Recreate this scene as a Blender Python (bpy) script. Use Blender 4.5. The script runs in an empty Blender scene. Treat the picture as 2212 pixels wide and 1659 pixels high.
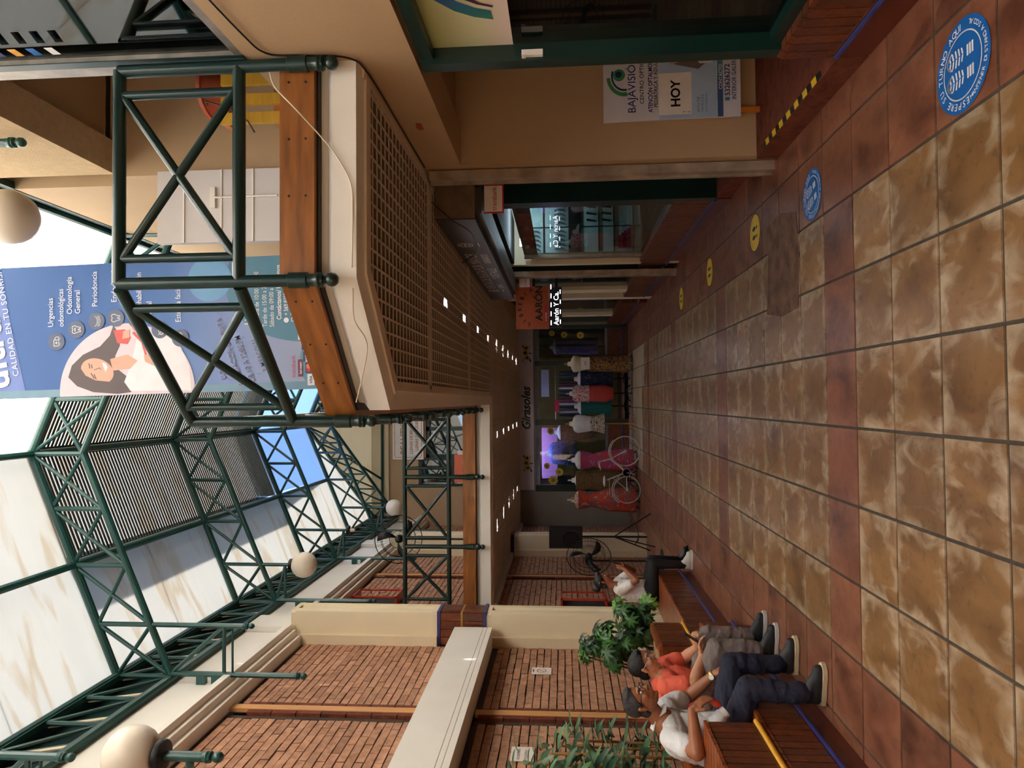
import bpy, bmesh, math, random
from mathutils import Vector, Matrix
random.seed(7)
scene = bpy.context.scene
col = scene.collection
# ---------------------------------------------------------------- camera (phone held on its side)
CR = Vector((0.99966707, -0.02379319, -0.00998174))
CU = Vector((0.00823698, -0.07233252, 0.99734656))
CF = Vector((0.02445206, 0.99709673, 0.07211246))
cd = bpy.data.cameras.new('camera'); cam = bpy.data.objects.new('camera', cd); col.objects.link(cam)
m = Matrix.Identity(4)
for i in range(3):
    m[i][0] = -CU[i]; m[i][1] = CR[i]; m[i][2] = -CF[i]
m[2][3] = 1.6055
cam.matrix_world = m
cd.sensor_fit = 'HORIZONTAL'; cd.sensor_width = 36.0; cd.lens = 36.0 * 1502.27 / 2212.0
cd.clip_start = .05; cd.clip_end = 200
scene.camera = cam
# ---------------------------------------------------------------- sky, sun, exposure
w = bpy.data.worlds.new('sky'); scene.world = w; w.use_nodes = True
nt = w.node_tree; nt.nodes.clear()
sky = nt.nodes.new('ShaderNodeTexSky'); sky.sky_type = 'NISHITA'; sky.sun_disc = False
sky.sun_elevation = math.radians(52); sky.sun_rotation = math.radians(95); sky.air_density = 1.0; sky.dust_density = 0.4; sky.altitude = 50
bg = nt.nodes.new('ShaderNodeBackground'); bg.inputs[1].default_value = 0.11
wo = nt.nodes.new('ShaderNodeOutputWorld')
nt.links.new(sky.outputs[0], bg.inputs[0]); nt.links.new(bg.outputs[0], wo.inputs[0])
sl = bpy.data.lights.new('sun', 'SUN'); sl.energy = 7.0; sl.angle = math.radians(.6); sl.color = (1.0, .975, .94)
sun = bpy.data.objects.new('sun', sl); col.objects.link(sun); sun.location = (12, -4, 20)
sun.rotation_euler = Vector((-.78, .12, -1.0)).to_track_quat('-Z', 'Y').to_euler()
vs = scene.view_settings
vs.view_transform = 'Standard'; vs.look = 'None'; vs.gamma = 1.0; vs.use_curve_mapping = False
vs.exposure = 2.2
scene.cycles.max_bounces = 10; scene.cycles.diffuse_bounces = 6; scene.cycles.transparent_max_bounces = 12
scene.cycles.sample_clamp_indirect = 6.0; scene.cycles.caustics_reflective = False; scene.cycles.caustics_refractive = False
scene.cycles.use_denoising = True

# ---------------------------------------------------------------- helpers
BASE = {}
def lin(c):
    return tuple(((x/255)/12.92 if x/255 <= .04045 else ((x/255+.055)/1.055)**2.4) for x in c[:3]) + (1.0,)
def link(o, parent=None):
    col.objects.link(o)
    if parent is not None: o.parent = parent
    return o
def tag(o, label=None, cat=None, group=None, kind=None):
    if label: o['label'] = label
    if cat: o['category'] = cat
    if group: o['group'] = group
    if kind: o['kind'] = kind
    return o
def thing(name, loc, label=None, cat=None, group=None, kind=None):
    o = bpy.data.objects.new(name, None); o.location = loc; o.empty_display_size = .1
    link(o); BASE[o.name] = Vector(loc)
    return tag(o, label, cat, group, kind)
def basis(d):
    d = Vector(d).normalized()
    a = Vector((0, 0, 1)) if abs(d.z) < .95 else Vector((1, 0, 0))
    x = a.cross(d).normalized(); return x, d.cross(x), d
class MB:
    def __init__(s): s.v = []; s.f = []
    def add(s, vs_, fs):
        o = len(s.v); s.v += [Vector(q) for q in vs_]; s.f += [tuple(i + o for i in f) for f in fs]; return s
    def box(s, x0, x1, y0, y1, z0, z1):
        if x0 > x1: x0, x1 = x1, x0
        if y0 > y1: y0, y1 = y1, y0
        if z0 > z1: z0, z1 = z1, z0
        return s.add([(x0,y0,z0),(x1,y0,z0),(x1,y1,z0),(x0,y1,z0),(x0,y0,z1),(x1,y0,z1),(x1,y1,z1),(x0,y1,z1)],
                     [(0,3,2,1),(4,5,6,7),(0,1,5,4),(1,2,6,5),(2,3,7,6),(3,0,4,7)])
    def bar(s, p0, p1, wx, wz, up=(0,0,1)):          # rectangular bar between two points
        p0, p1 = Vector(p0), Vector(p1); d = (p1-p0).normalized(); u = Vector(up)
        if abs(d.dot(u)) > .97: u = Vector((1,0,0))
        x = d.cross(u).normalized()*wx/2; z = x.cross(d).normalized()*wz/2
        q = [p+a*x+b*z for p in (p0,p1) for a, b in ((-1,-1),(1,-1),(1,1),(-1,1))]
        return s.add(q, [(3,2,1,0),(4,5,6,7),(0,1,5,4),(1,2,6,5),(2,3,7,6),(3,0,4,7)])
    def tube(s, p0, p1, r, n=8, r2=None):
        p0, p1 = Vector(p0), Vector(p1); x, y, d = basis(p1-p0); r2 = r if r2 is None else r2
        q = []
        for p, rr in ((p0, r), (p1, r2)):
            q += [p + (x*math.cos(2*math.pi*i/n) + y*math.sin(2*math.pi*i/n))*rr for i in range(n)]
        fs = [(i, (i+1) % n, n+(i+1) % n, n+i) for i in range(n)] + [tuple(range(n-1, -1, -1)), tuple(range(n, 2*n))]
        return s.add(q, fs)
    def path(s, pts, r, n=6, close=False):
        pts = [Vector(p) for p in pts]; q = []; k = len(pts); prev = None
        for i, p in enumerate(pts):
            a = pts[i-1] if (i > 0 or close) else p; b = pts[(i+1) % k] if (i < k-1 or close) else p
            d = (b-a).normalized()
            if prev is None: x, y, _ = basis(d)
            else:
                x = (prev - d*prev.dot(d)).normalized(); y = d.cross(x)
            prev = x
            rr = r[i] if isinstance(r, (list, tuple)) else r
            q += [p + (x*math.cos(2*math.pi*j/n) + y*math.sin(2*math.pi*j/n))*rr for j in range(n)]
        fs = []
        for i in range(k if close else k-1):
            a, b = i*n, ((i+1) % k)*n
            fs += [(a+j, a+(j+1) % n, b+(j+1) % n, b+j) for j in range(n)]
        if not close: fs += [tuple(range(n-1, -1, -1)), tuple(range((k-1)*n, k*n))]
        return s.add(q, fs)
    def lathe(s, prof, o, n=12, axis=(0,0,1), sx=1.0, sy=1.0):
        x, y, d = basis(axis); o = Vector(o); q = []
        if abs(Vector(axis).normalized().z) > .99: x, y, d = Vector((1,0,0)), Vector((0,1,0)), Vector((0,0,1))*(1 if axis[2] > 0 else -1)
        for r, z in prof:
            q += [o + d*z + (x*math.cos(2*math.pi*i/n)*sx + y*math.sin(2*math.pi*i/n)*sy)*max(r, 1e-4) for i in range(n)]
        fs = []
        for k in range(len(prof)-1):
            fs += [(k*n+i, k*n+(i+1) % n, (k+1)*n+(i+1) % n, (k+1)*n+i) for i in range(n)]
        fs += [tuple(range(n-1, -1, -1)), tuple(range((len(prof)-1)*n, len(prof)*n))]
        return s.add(q, fs)
    def ball(s, c, r, n=12, mm=8, rot=None):
        if not isinstance(r, (tuple, list)): r = (r, r, r)
        c = Vector(c); q = []; rot = rot or Matrix.Identity(3)
        for j in range(1, mm):
            t = math.pi*j/mm
            for i in range(n):
                a = 2*math.pi*i/n
                q.append(c + rot @ Vector((r[0]*math.sin(t)*math.cos(a), r[1]*math.sin(t)*math.sin(a), r[2]*math.cos(t))))
        q.append(c + rot @ Vector((0,0,r[2]))); q.append(c - rot @ Vector((0,0,r[2])))
        T, B = len(q)-2, len(q)-1; fs = []
        for j in range(mm-2):
            fs += [(j*n+i, (j+1)*n+i, (j+1)*n+(i+1) % n, j*n+(i+1) % n) for i in range(n)]
        fs += [(T, i, (i+1) % n) for i in range(n)] + [(B, (mm-2)*n+(i+1) % n, (mm-2)*n+i) for i in range(n)]
        return s.add(q, fs)
    def cap(s, p0, r0, p1, r1, n=12):                 # tapered capsule
        return s.tube(p0, p1, r0, n, r1).ball(p0, r0, n, 8).ball(p1, r1, n, 8)
    def prism(s, pts, F, d0, d1):                     # polygon in a frame, pushed from d0 to d1
        n = len(pts); q = [F(a, b, d0) for a, b in pts] + [F(a, b, d1) for a, b in pts]
        return s.add(q, [tuple(range(n-1, -1, -1)), tuple(range(n, 2*n))] + [(i, (i+1) % n, n+(i+1) % n, n+i) for i in range(n)])
    def extr(s, prof, y0, y1):                        # (x,z) section run along y
        n = len(prof); q = [(a, y0, b) for a, b in prof] + [(a, y1, b) for a, b in prof]
        return s.add(q, [tuple(range(n)), tuple(range(2*n-1, n-1, -1))] + [(i, n+i, n+(i+1) % n, (i+1) % n) for i in range(n)])
    def mesh(s, name, mat, smooth=0, off=(0,0,0)):
        me = bpy.data.meshes.new(name); off = Vector(off)
        me.from_pydata([tuple(q-off) for q in s.v], [], s.f)
        for mt in (mat if isinstance(mat, (list, tuple)) else [mat]): me.materials.append(mt)
        if smooth:
            me.polygons.foreach_set('use_smooth', [True]*len(me.polygons))
            me.set_sharp_from_angle(angle=math.radians(smooth))
        me.update(); return me
    def build(s, name, mat, parent=None, smooth=0, origin=None):
        if parent is not None: off = BASE.get(parent.name, Vector((0,0,0)))
        else: off = Vector(origin) if origin else Vector((0,0,0))
        o = bpy.data.objects.new(name, s.mesh(name, mat, smooth, off))
        link(o, parent); BASE[o.name] = off
        if parent is None: o.location = off
        return o
def piece(name, me, pos, parent, scale=None, rot=None):   # a copy that shares its mesh
    o = bpy.data.objects.new(name, me); link(o, parent)
    o.location = Vector(pos) - BASE.get(parent.name, Vector((0,0,0)))
    if scale: o.scale = scale
    if rot: o.rotation_euler = rot
    return o
def B(*a): return MB().box(*a)
def frame(O, r, u):
    O, r, u = Vector(O), Vector(r).normalized(), Vector(u).normalized(); n = r.cross(u)
    return lambda x, y, d=0.0: O + r*x + u*y + n*d
_tc = {}
def glyphs(s, size, bold=0.0, align='LEFT', shear=0.0, space=1.0):
    k = (s, size, bold, align, shear, space)
    if k in _tc: return _tc[k]
    cu = bpy.data.curves.new('t', 'FONT'); cu.body = s; cu.size = size; cu.offset = bold*size; cu.align_x = align
    cu.align_y = 'BOTTOM_BASELINE' if hasattr(cu, 'align_y') else cu.align_y
    cu.resolution_u = 3; cu.shear = shear; cu.space_character = space; cu.fill_mode = 'FRONT'
    o = bpy.data.objects.new('t', cu); me = o.to_mesh()
    r = ([(q.co.x, q.co.y) for q in me.vertices], [tuple(p.vertices) for p in me.polygons])
    o.to_mesh_clear(); bpy.data.objects.remove(o); bpy.data.curves.remove(cu)
    _tc[k] = r; return r
def text(mb, F, s, x, y, size, bold=0.0, align='LEFT', shear=0.0, space=1.0, lift=.003, rot=0.0, sx=1.0):
    vv, ff = glyphs(s, size, bold, align, shear, space); c, n = math.cos(rot), math.sin(rot)
    mb.add([F(x + a*sx*c - b*n, y + a*sx*n + b*c, lift) for a, b in vv], ff); return mb
def disc(cx, cy, r, n=24, ry=None, a0=0, a1=360):
    ry = r if ry is None else ry
    k = n if a1-a0 >= 360 else n+1
    return [(cx + r*math.cos(math.radians(a0+(a1-a0)*i/n)), cy + ry*math.sin(math.radians(a0+(a1-a0)*i/n))) for i in range(k)]
def flat(mb, F, pts, lift=.002):
    mb.add([F(a, b, lift) for a, b in pts], [tuple(range(len(pts)))]); return mb
def stroke(mb, F, pts, wd, lift=.003, close=False):
    k = len(pts)
    for i in range(k if close else k-1):
        (ax, ay), (bx, by) = pts[i], pts[(i+1) % k]; L = math.hypot(bx-ax, by-ay) or 1; nx, ny = -(by-ay)/L*wd/2, (bx-ax)/L*wd/2
        ex, ey = (bx-ax)/L*wd*.3, (by-ay)/L*wd*.3
        flat(mb, F, [(ax-ex+nx, ay-ey+ny), (ax-ex-nx, ay-ey-ny), (bx+ex-nx, by+ey-ny), (bx+ex+nx, by+ey+ny)], lift)
    return mb

# ---------------------------------------------------------------- materials
def newmat(name):
    mt = bpy.data.materials.new(name); mt.use_nodes = True; t = mt.node_tree
    return mt, t, t.nodes['Principled BSDF'], t.nodes['Material Output']
def N(t, typ, **k):
    n = t.nodes.new('ShaderNode'+typ)
    for a, b in k.items(): setattr(n, a, b)
    return n
def noise_fac(t, scale, detail=4, stretch=None, dist=0.0, obj=False):
    if obj: src = N(t, 'TexCoord').outputs['Object']
    else: src = N(t, 'NewGeometry').outputs['Position']
    if stretch:
        mp = N(t, 'Mapping'); mp.inputs['Scale'].default_value = stretch; t.links.new(src, mp.inputs[0]); src = mp.outputs[0]
    n = N(t, 'TexNoise'); n.inputs['Scale'].default_value = scale; n.inputs['Detail'].default_value = detail; n.inputs['Distortion'].default_value = dist
    t.links.new(src, n.inputs['Vector']); return n.outputs['Fac']
def ramp(t, fac, stops):
    r = N(t, 'ValToRGB'); e = r.color_ramp.elements
    while len(e) < len(stops): e.new(.5)
    for i, (p, c) in enumerate(stops): e[i].position = p; e[i].color = c if len(c) == 4 else lin(c)
    t.links.new(fac, r.inputs[0]); return r.outputs[0]
def mixc(t, fac, a, b, blend='MIX'):
    n = N(t, 'Mix', data_type='RGBA', blend_type=blend)
    for i, q in ((0, fac), (6, a), (7, b)):
        if isinstance(q, (int, float, tuple)): n.inputs[i].default_value = q
        else: t.links.new(q, n.inputs[i])
    return n.outputs[2]
def math_(t, op, a, b=None, c=None):
    n = N(t, 'Math', operation=op)
    for i, q in enumerate((a, b, c)):
        if q is None: continue
        if isinstance(q, (int, float)): n.inputs[i].default_value = q
        else: t.links.new(q, n.inputs[i])
    return n.outputs[0]
def scale_c(c, k): return tuple(max(0, min(1, x*k)) for x in c[:3]) + (1.0,)
def mat(name, c, rough=.5, metal=0.0, var=.15, scale=5, detail=4, bump=0.0, bscale=60, rnd=0.0, stretch=None, spec=.5, coat=0.0):
    mt, t, b, o = newmat(name); base = lin(c)
    cc = ramp(t, noise_fac(t, scale, detail, stretch), [(.3, scale_c(base, 1-var)), (.7, scale_c(base, 1+var))])
    if rnd:
        r = N(t, 'ObjectInfo').outputs['Random']
        v = math_(t, 'MULTIPLY_ADD', r, 2*rnd, 1-rnd)
        cv = N(t, 'CombineColor'); [t.links.new(v, cv.inputs[i]) for i in range(3)]
        cc = mixc(t, 1.0, cc, cv.outputs[0], 'MULTIPLY')
    t.links.new(cc, b.inputs['Base Color'])
    b.inputs['Roughness'].default_value = rough; b.inputs['Metallic'].default_value = metal
    b.inputs['Specular IOR Level'].default_value = spec; b.inputs['Coat Weight'].default_value = coat
    if bump:
        bn = N(t, 'Bump'); bn.inputs['Strength'].default_value = bump; bn.inputs['Distance'].default_value = .01
        t.links.new(noise_fac(t, bscale, 3, stretch), bn.inputs['Height']); t.links.new(bn.outputs[0], b.inputs['Normal'])
    return mt
def ink(name, c, rough=.45):
    mt, t, b, o = newmat(name)
    cc = ramp(t, noise_fac(t, 9, 2), [(.3, scale_c(lin(c), .96)), (.7, scale_c(lin(c), 1.04))])
    t.links.new(cc, b.inputs['Base Color']); b.inputs['Roughness'].default_value = rough; return mt
def glow(name, c, power):
    mt, t, b, o = newmat(name)
    b.inputs['Base Color'].default_value = lin(c); b.inputs['Emission Color'].default_value = lin(c); b.inputs['Emission Strength'].default_value = power
    return mt
def glass(name, tint=(235,242,240), gloss=.0, rough=.02):
    mt, t, b, o = newmat(name); t.nodes.remove(b)
    tr = N(t, 'BsdfTransparent'); tr.inputs[0].default_value = lin(tint); gl = N(t, 'BsdfGlossy'); gl.inputs['Roughness'].default_value = rough
    fr_ = N(t, 'Fresnel'); fr_.inputs[0].default_value = 1.5
    gb = N(t, 'NewGeometry').outputs['Backfacing']; f = math_(t, 'ADD', math_(t, 'MULTIPLY', fr_.outputs[0], math_(t, 'SUBTRACT', 1.0, gb)), gloss); mx = N(t, 'MixShader')
    t.links.new(f, mx.inputs[0]); t.links.new(tr.outputs[0], mx.inputs[1]); t.links.new(gl.outputs[0], mx.inputs[2]); t.links.new(mx.outputs[0], o.inputs[0])
    return mt
def sheet(name, c, trans=.75, stain=.35, dens=.5):
    mt, t, b, o = newmat(name); t.nodes.remove(b)
    f = noise_fac(t, 1.0, 5, (.8, 3.5, .8), .4)
    cc = ramp(t, f, [(.38, c), (.52, tuple(min(255, q*1.03) for q in c)), (.60, (226, 196, 150)), (.68, c)])
    cc = mixc(t, stain, lin(c), cc)
    d = N(t, 'BsdfDiffuse'); l = N(t, 'BsdfTranslucent')
    t.links.new(cc, d.inputs[0]); t.links.new(mixc(t, 1.0, cc, (dens, dens, dens, 1.0), 'MULTIPLY'), l.inputs[0]); mx = N(t, 'MixShader'); mx.inputs[0].default_value = trans
    t.links.new(d.outputs[0], mx.inputs[1]); t.links.new(l.outputs[0], mx.inputs[2]); t.links.new(mx.outputs[0], o.inputs[0]); return mt
def brickmat(name, c, dark, rough=.8, rnd=.16, spec=.3, coat=0.0, fine=60):
    mt, t, b, o = newmat(name)
    a = ramp(t, noise_fac(t, 14, 5, None, .5), [(.28, dark), (.55, c), (.85, tuple(min(255, q*1.1) for q in c))])
    r = N(t, 'ObjectInfo').outputs['Random']; v = math_(t, 'MULTIPLY_ADD', r, 2*rnd, 1-rnd)
    vr = N(t, 'TexVoronoi'); vr.inputs['Scale'].default_value = 5.5; t.links.new(N(t, 'NewGeometry').outputs['Position'], vr.inputs['Vector'])
    cv = N(t, 'CombineColor'); [t.links.new(v, cv.inputs[i]) for i in range(3)]
    t.links.new(mixc(t, 1.0, a, cv.outputs[0], 'MULTIPLY'), b.inputs['Base Color']); b.inputs['Roughness'].default_value = rough
    b.inputs['Specular IOR Level'].default_value = spec; b.inputs['Coat Weight'].default_value = coat; b.inputs['Coat Roughness'].default_value = .25
    bn = N(t, 'Bump'); bn.inputs['Strength'].default_value = .35; bn.inputs['Distance'].default_value = .01
    t.links.new(noise_fac(t, fine, 4), bn.inputs['Height']); t.links.new(bn.outputs[0], b.inputs['Normal']); return mt
def tilemat(name, c, dark, pale, edge):
    mt, t, b, o = newmat(name)
    rnd = N(t, 'ObjectInfo').outputs['Random']
    tc = N(t, 'TexCoord').outputs['Object']; pos = N(t, 'NewGeometry').outputs['Position']
    add = N(t, 'VectorMath', operation='MULTIPLY_ADD'); add.inputs[1].default_value = (1, 1, 1)
    cx = N(t, 'CombineXYZ'); t.links.new(math_(t, 'MULTIPLY', rnd, 37.0), cx.inputs[2]); t.links.new(pos, add.inputs[0]); t.links.new(cx.outputs[0], add.inputs[2])
    def nz(s, d, st, ds):
        mp = N(t, 'Mapping'); mp.inputs['Scale'].default_value = st; t.links.new(add.outputs[0], mp.inputs[0])
        n = N(t, 'TexNoise'); n.inputs['Scale'].default_value = s; n.inputs['Detail'].default_value = d; n.inputs['Distortion'].default_value = ds
        t.links.new(mp.outputs[0], n.inputs['Vector']); return n.outputs['Fac']
    a = ramp(t, nz(5, 5, (1, .5, 1), .6), [(.3, dark), (.55, c), (.8, tuple(min(255, q*1.08) for q in c))])
    sp = N(t, 'SeparateXYZ'); t.links.new(tc, sp.inputs[0])
    ex = math_(t, 'MAXIMUM', math_(t, 'ABSOLUTE', sp.outputs[0]), math_(t, 'ABSOLUTE', sp.outputs[1]))
    e = math_(t, 'MULTIPLY_ADD', ex, 6.4, -0.82)
    e = math_(t, 'ADD', e, math_(t, 'MULTIPLY_ADD', nz(6, 6, (1.3, .8, 1), 1.2), 3.4, -1.72))
    cl = N(t, 'Clamp'); t.links.new(e, cl.inputs[0])
    a = mixc(t, math_(t, 'MULTIPLY', cl.outputs[0], edge), a, lin(pale))
    sk = ramp(t, nz(26, 6, (1, 1, 1), .3), [(.33, (0,0,0)), (.42, (255,255,255))])
    a = mixc(t, .22, a, sk, 'MULTIPLY')
    v = math_(t, 'MULTIPLY_ADD', rnd, .24, .88); cv = N(t, 'CombineColor'); [t.links.new(v, cv.inputs[i]) for i in range(3)]
    t.links.new(mixc(t, 1.0, a, cv.outputs[0], 'MULTIPLY'), b.inputs['Base Color'])
    t.links.new(math_(t, 'MULTIPLY_ADD', nz(18, 4, (1,1,1), 0), .25, .22), b.inputs['Roughness']); b.inputs['Specular IOR Level'].default_value = .45
    bn = N(t, 'Bump'); bn.inputs['Strength'].default_value = .12; bn.inputs['Distance'].default_value = .01
    t.links.new(nz(16, 5, (1,1,1), .3), bn.inputs['Height']); t.links.new(bn.outputs[0], b.inputs['Normal']); return mt
def printmat(name, cols, scale, stops=None, stretch=None, rough=.8):   # printed cloth
    mt, t, b, o = newmat(name); st = stops or [.0, .42, .52, .62]
    src = N(t, 'NewGeometry').outputs['Position']; v = N(t, 'TexNoise'); v.inputs['Scale'].default_value = scale; v.inputs['Detail'].default_value = 2; v.inputs['Distortion'].default_value = 1.5
    t.links.new(src, v.inputs['Vector']); r = N(t, 'ValToRGB'); r.color_ramp.interpolation = 'CONSTANT'; e = r.color_ramp.elements
    while len(e) < len(cols): e.new(.5)
    for i, c in enumerate(cols): e[i].position = st[i]; e[i].color = lin(c)
    t.links.new(v.outputs['Fac'], r.inputs[0]); t.links.new(r.outputs[0], b.inputs['Base Color']); b.inputs['Roughness'].default_value = rough; return mt
def lattice_fix(): pass
m_green = mat('green_enamel', (24, 74, 70), .32, .0, .12, 3, spec=.6)
m_greendk = mat('dark_green_enamel', (12, 46, 42), .3, .0, .15, 3, spec=.6)
m_gutter = mat('gutter_sheet', (22, 58, 56), .5, .0, .2, 3)
m_white = mat('white_paint', (238, 233, 224), .6, 0, .03, 2, bump=.05)
m_cream = mat('cream_paint', (228, 212, 180), .7, 0, .04, 2, bump=.08, bscale=30)
m_beige = mat('beige_paint', (186, 156, 120), .8, 0, .05, 1.5, bump=.1, bscale=40)
m_stucco = mat('beige_stucco', (196, 168, 128), .9, 0, .07, 20, bump=.5, bscale=130)
m_wood = mat('varnished_pine_board', (150, 92, 40), .4, 0, .38, 2.2, 6, bump=.06, stretch=(1.2, 1.2, 9), coat=.3)
m_pine = mat('pale_pine', (208, 152, 92), .55, 0, .15, 3, 5, stretch=(10, 10, .6))
m_mortar = mat('mortar', (74, 58, 46), .95, 0, .25, 30, bump=.4)
m_bmort = mat('pale_mortar', (176, 146, 110), .9, 0, .2, 30)
m_grout = mat('grout', (72, 64, 56), .9, 0, .2, 30)
m_brick = brickmat('wall_brick', (186, 140, 112), (156, 110, 86))
m_brickdk = brickmat('edge_brick', (120, 62, 44), (88, 42, 30))
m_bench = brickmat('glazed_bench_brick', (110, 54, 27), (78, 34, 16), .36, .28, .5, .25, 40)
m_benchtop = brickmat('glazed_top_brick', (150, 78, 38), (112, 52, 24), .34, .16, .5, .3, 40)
m_kick = mat('oxblood_kickboard', (98, 34, 20), .3, 0, .1, 4, coat=.3)
m_blue = mat('blue_glazed_tube', (58, 58, 118), .3, 0, .15, 8)
m_yellow = mat('yellow_glazed_tube', (226, 164, 40), .35, 0, .1, 8)
m_tred = tilemat('red_clay_tile', (130, 80, 58), (88, 50, 36), (160, 112, 84), .45)
m_tbeige = tilemat('ochre_clay_tile', (138, 100, 60), (108, 74, 42), (180, 158, 130), 1.0)
m_patch = mat('mortar_patch', (112, 82, 64), .8, 0, .5, 9, 6, bump=.4)
m_steel = mat('galvanised_steel', (168, 160, 150), .45, .6, .25, 8, bump=.1)
m_rust = mat('weathered_rail', (164, 148, 132), .6, .3, .35, 6, 6)
m_black = mat('black_plastic', (22, 22, 24), .45)
m_iron = mat('black_iron', (30, 30, 32), .4, .5)
m_dark = mat('dark_interior', (34, 30, 30), .8, 0, .2, 2)
m_globe = mat('opal_globe', (234, 222, 204), .35, 0, .02, 2)
m_sheet = sheet('fibreglass_sheet', (248, 245, 238))
m_sheetR = sheet('grainy_sheet', (248, 245, 238), .8, .15, 1.0)
m_sheetB = sheet('blue_sheet', (178, 204, 244), .75, .05, .62)
m_sheetH = sheet('grainy_end_sheet', (240, 230, 208), .75, .3, .30)
m_slat = mat('louver_slat', (52, 62, 58), .6, 0, .15, 4)
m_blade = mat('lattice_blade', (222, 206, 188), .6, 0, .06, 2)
m_bladeshade = mat('lattice_blade_shaded', (140, 118, 98), .7, 0, .08, 2)  # darker copy of the blade colour, paints shade onto the side faces
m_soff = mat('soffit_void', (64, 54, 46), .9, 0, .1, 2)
m_glass = glass('shop_glass', (214, 224, 222), .02)
m_glassup = glass('upper_glass', (150, 160, 158), .22)
m_cable = ink('white_cable', (220, 205, 180)); m_cableb = ink('black_cable', (20, 18, 18))
i_white = ink('white_ink', (236, 236, 238)); i_black = ink('black_ink', (24, 22, 26)); i_navy = ink('navy_ink', (36, 44, 110))
i_red = ink('red_ink', (190, 24, 60)); i_teal = ink('teal_ink', (78, 138, 160)); i_green = ink('green_ink', (64, 150, 92))
i_yel = ink('yellow_ink', (236, 196, 40)); i_blue = ink('sticker_blue', (18, 100, 180)); i_grey = ink('grey_ink', (96, 104, 122))
i_orange = ink('orange_ink', (240, 124, 88)); i_gold = ink('gold_ink', (176, 128, 58)); i_cream = ink('cream_paper', (240, 232, 224))
# ================================================================ STRUCTURE
ST = 'structure'
def struct(name, mb, mt, smooth=0): return tag(mb.build(name, mt, None, smooth), kind=ST)
# ---------------------------------------------------------------- floor
T, X0, Y0 = .43, -.16414, 3.0746
floor = struct('floor', B(-3.4, 4.2, -6, 18.2, -.2, -.006), m_grout)
def tile_mb(x0, x1, y0, y1, z0=-.012, z1=0.0, c=.003):
    mb = MB()
    return mb.add([(x0,y0,z0),(x1,y0,z0),(x1,y1,z0),(x0,y1,z0),(x0+c,y0+c,z1),(x1-c,y0+c,z1),(x1-c,y1-c,z1),(x0+c,y1-c,z1)],
                  [(4,5,6,7),(0,1,5,4),(1,2,6,5),(2,3,7,6),(3,0,4,7)])
g = .0055; h = T/2-g
tm = {0: tile_mb(-h, h, -h, h).mesh('tile', m_tbeige), 1: tile_mb(-h, h, -h, h).mesh('tile', m_tred)}
rest = {0: MB(), 1: MB()}
cnt = 0
for j in range(-4, 35):
    for k in range(-5, 5):
        red = 1 if (k <= -4 or k >= 3 or (j-2) % 7 == 0) else 0
        cx, cy = X0+(k+.5)*T, Y0+(j+.5)*T
        if cnt < 296 and j <= 27:
            piece('tile', tm[red], (cx, cy, random.uniform(-.0012, .0006)), floor); cnt += 1
        else:
            rest[red].add([q for q in tile_mb(cx-h, cx+h, cy-h, cy+h).v], [(4,5,6,7),(0,1,5,4),(1,2,6,5),(2,3,7,6),(3,0,4,7)])
for j in range(12, 35):
    for k in (-7, -6):
        cx, cy = X0+(k+.5)*T, Y0+(j+.5)*T; q_ = tile_mb(cx-h, cx+h, cy-h, cy+h); rest[1].add(q_.v, q_.f)
for r_, mt_ in ((0, m_tbeige), (1, m_tred)):
    tag(rest[r_].build('tile', mt_, floor), kind='stuff')
pm = MB(); pts = [(.62,4.84),(.98,4.80),(1.28,4.86),(1.36,5.2),(1.33,5.52),(1.0,5.5),(.66,5.56),(.6,5.2)]
pm.prism(pts, frame((0,0,0), (1,0,0), (0,1,0)), -.004, .003).build('mortar_patch', m_patch, floor)

# ---------------------------------------------------------------- left wall: brick bays between columns
BL, BH = .30, .0826
bm = B(-.02, .012, -.145, .145, -.0355, .0355).mesh('brick', m_brick)
bm2 = B(-.02, .012, -.0705, .0705, -.0355, .0355).mesh('brick', m_brick)
def brick_wall(name, y0, y1, z0, z1, single):
    wl = struct(name, B(-3.4, -3.062, y0, y1, z0-.05, z1+.05), m_mortar)
    far = MB(); n = 0; k = 0
    z = z0 + BH/2
    while z + BH/2 <= z1 + .02:
        ed = [y0]; y = y0 + (BL/2 if k % 2 == 0 else BL)
        while y < y1-.09: ed.append(y); y += BL
        ed.append(y1)
        for e0, e1 in zip(ed[:-1], ed[1:]):
            a, b = e0+.005, e1-.005; cy = (a+b)/2; me = bm if b-a > .2 else bm2
            dx = random.uniform(-.004, .005); dz = random.uniform(-.003, .003)
            if single and n < 298:
                o = piece('brick', me, (-3.06+dx, cy, z+dz), wl, None, (random.uniform(-.006, .006), 0, 0)); o.scale = (1, (b-a)/(.29 if me is bm else .141), 1); n += 1
            else: far.box(-3.08+dx, -3.048+dx, a, b, z-.0355+dz, z+.0355+dz)
        z += BH; k += 1
    if far.v: tag(far.build('brick', m_brick, wl), kind='stuff')
    return wl
def edge_strip(wl, yc, z0, z1, wd=.1):
    mb = B(-3.06, -3.02, yc-wd/2, yc+wd/2, z0, z1); mb.build('pine_strip', m_pine, wl)
    em = B(-.02, .02, -.032, .032, -.12, .12).mesh('edge_brick', m_brickdk)
    for s in (-1, 1):
        z = z0 + .125 + (.06 if s > 0 else 0)
        while z < z1-.1:
            piece('edge_brick', em, (-3.045, yc+s*(wd/2+.036), z), wl); z += .25
    B(-3.07, -3.058, yc-wd/2-.13, yc-wd/2-.07, z0, z1).build('joint_strip', m_mortar, wl)
PY1, PY2 = 6.80, 12.1
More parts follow.
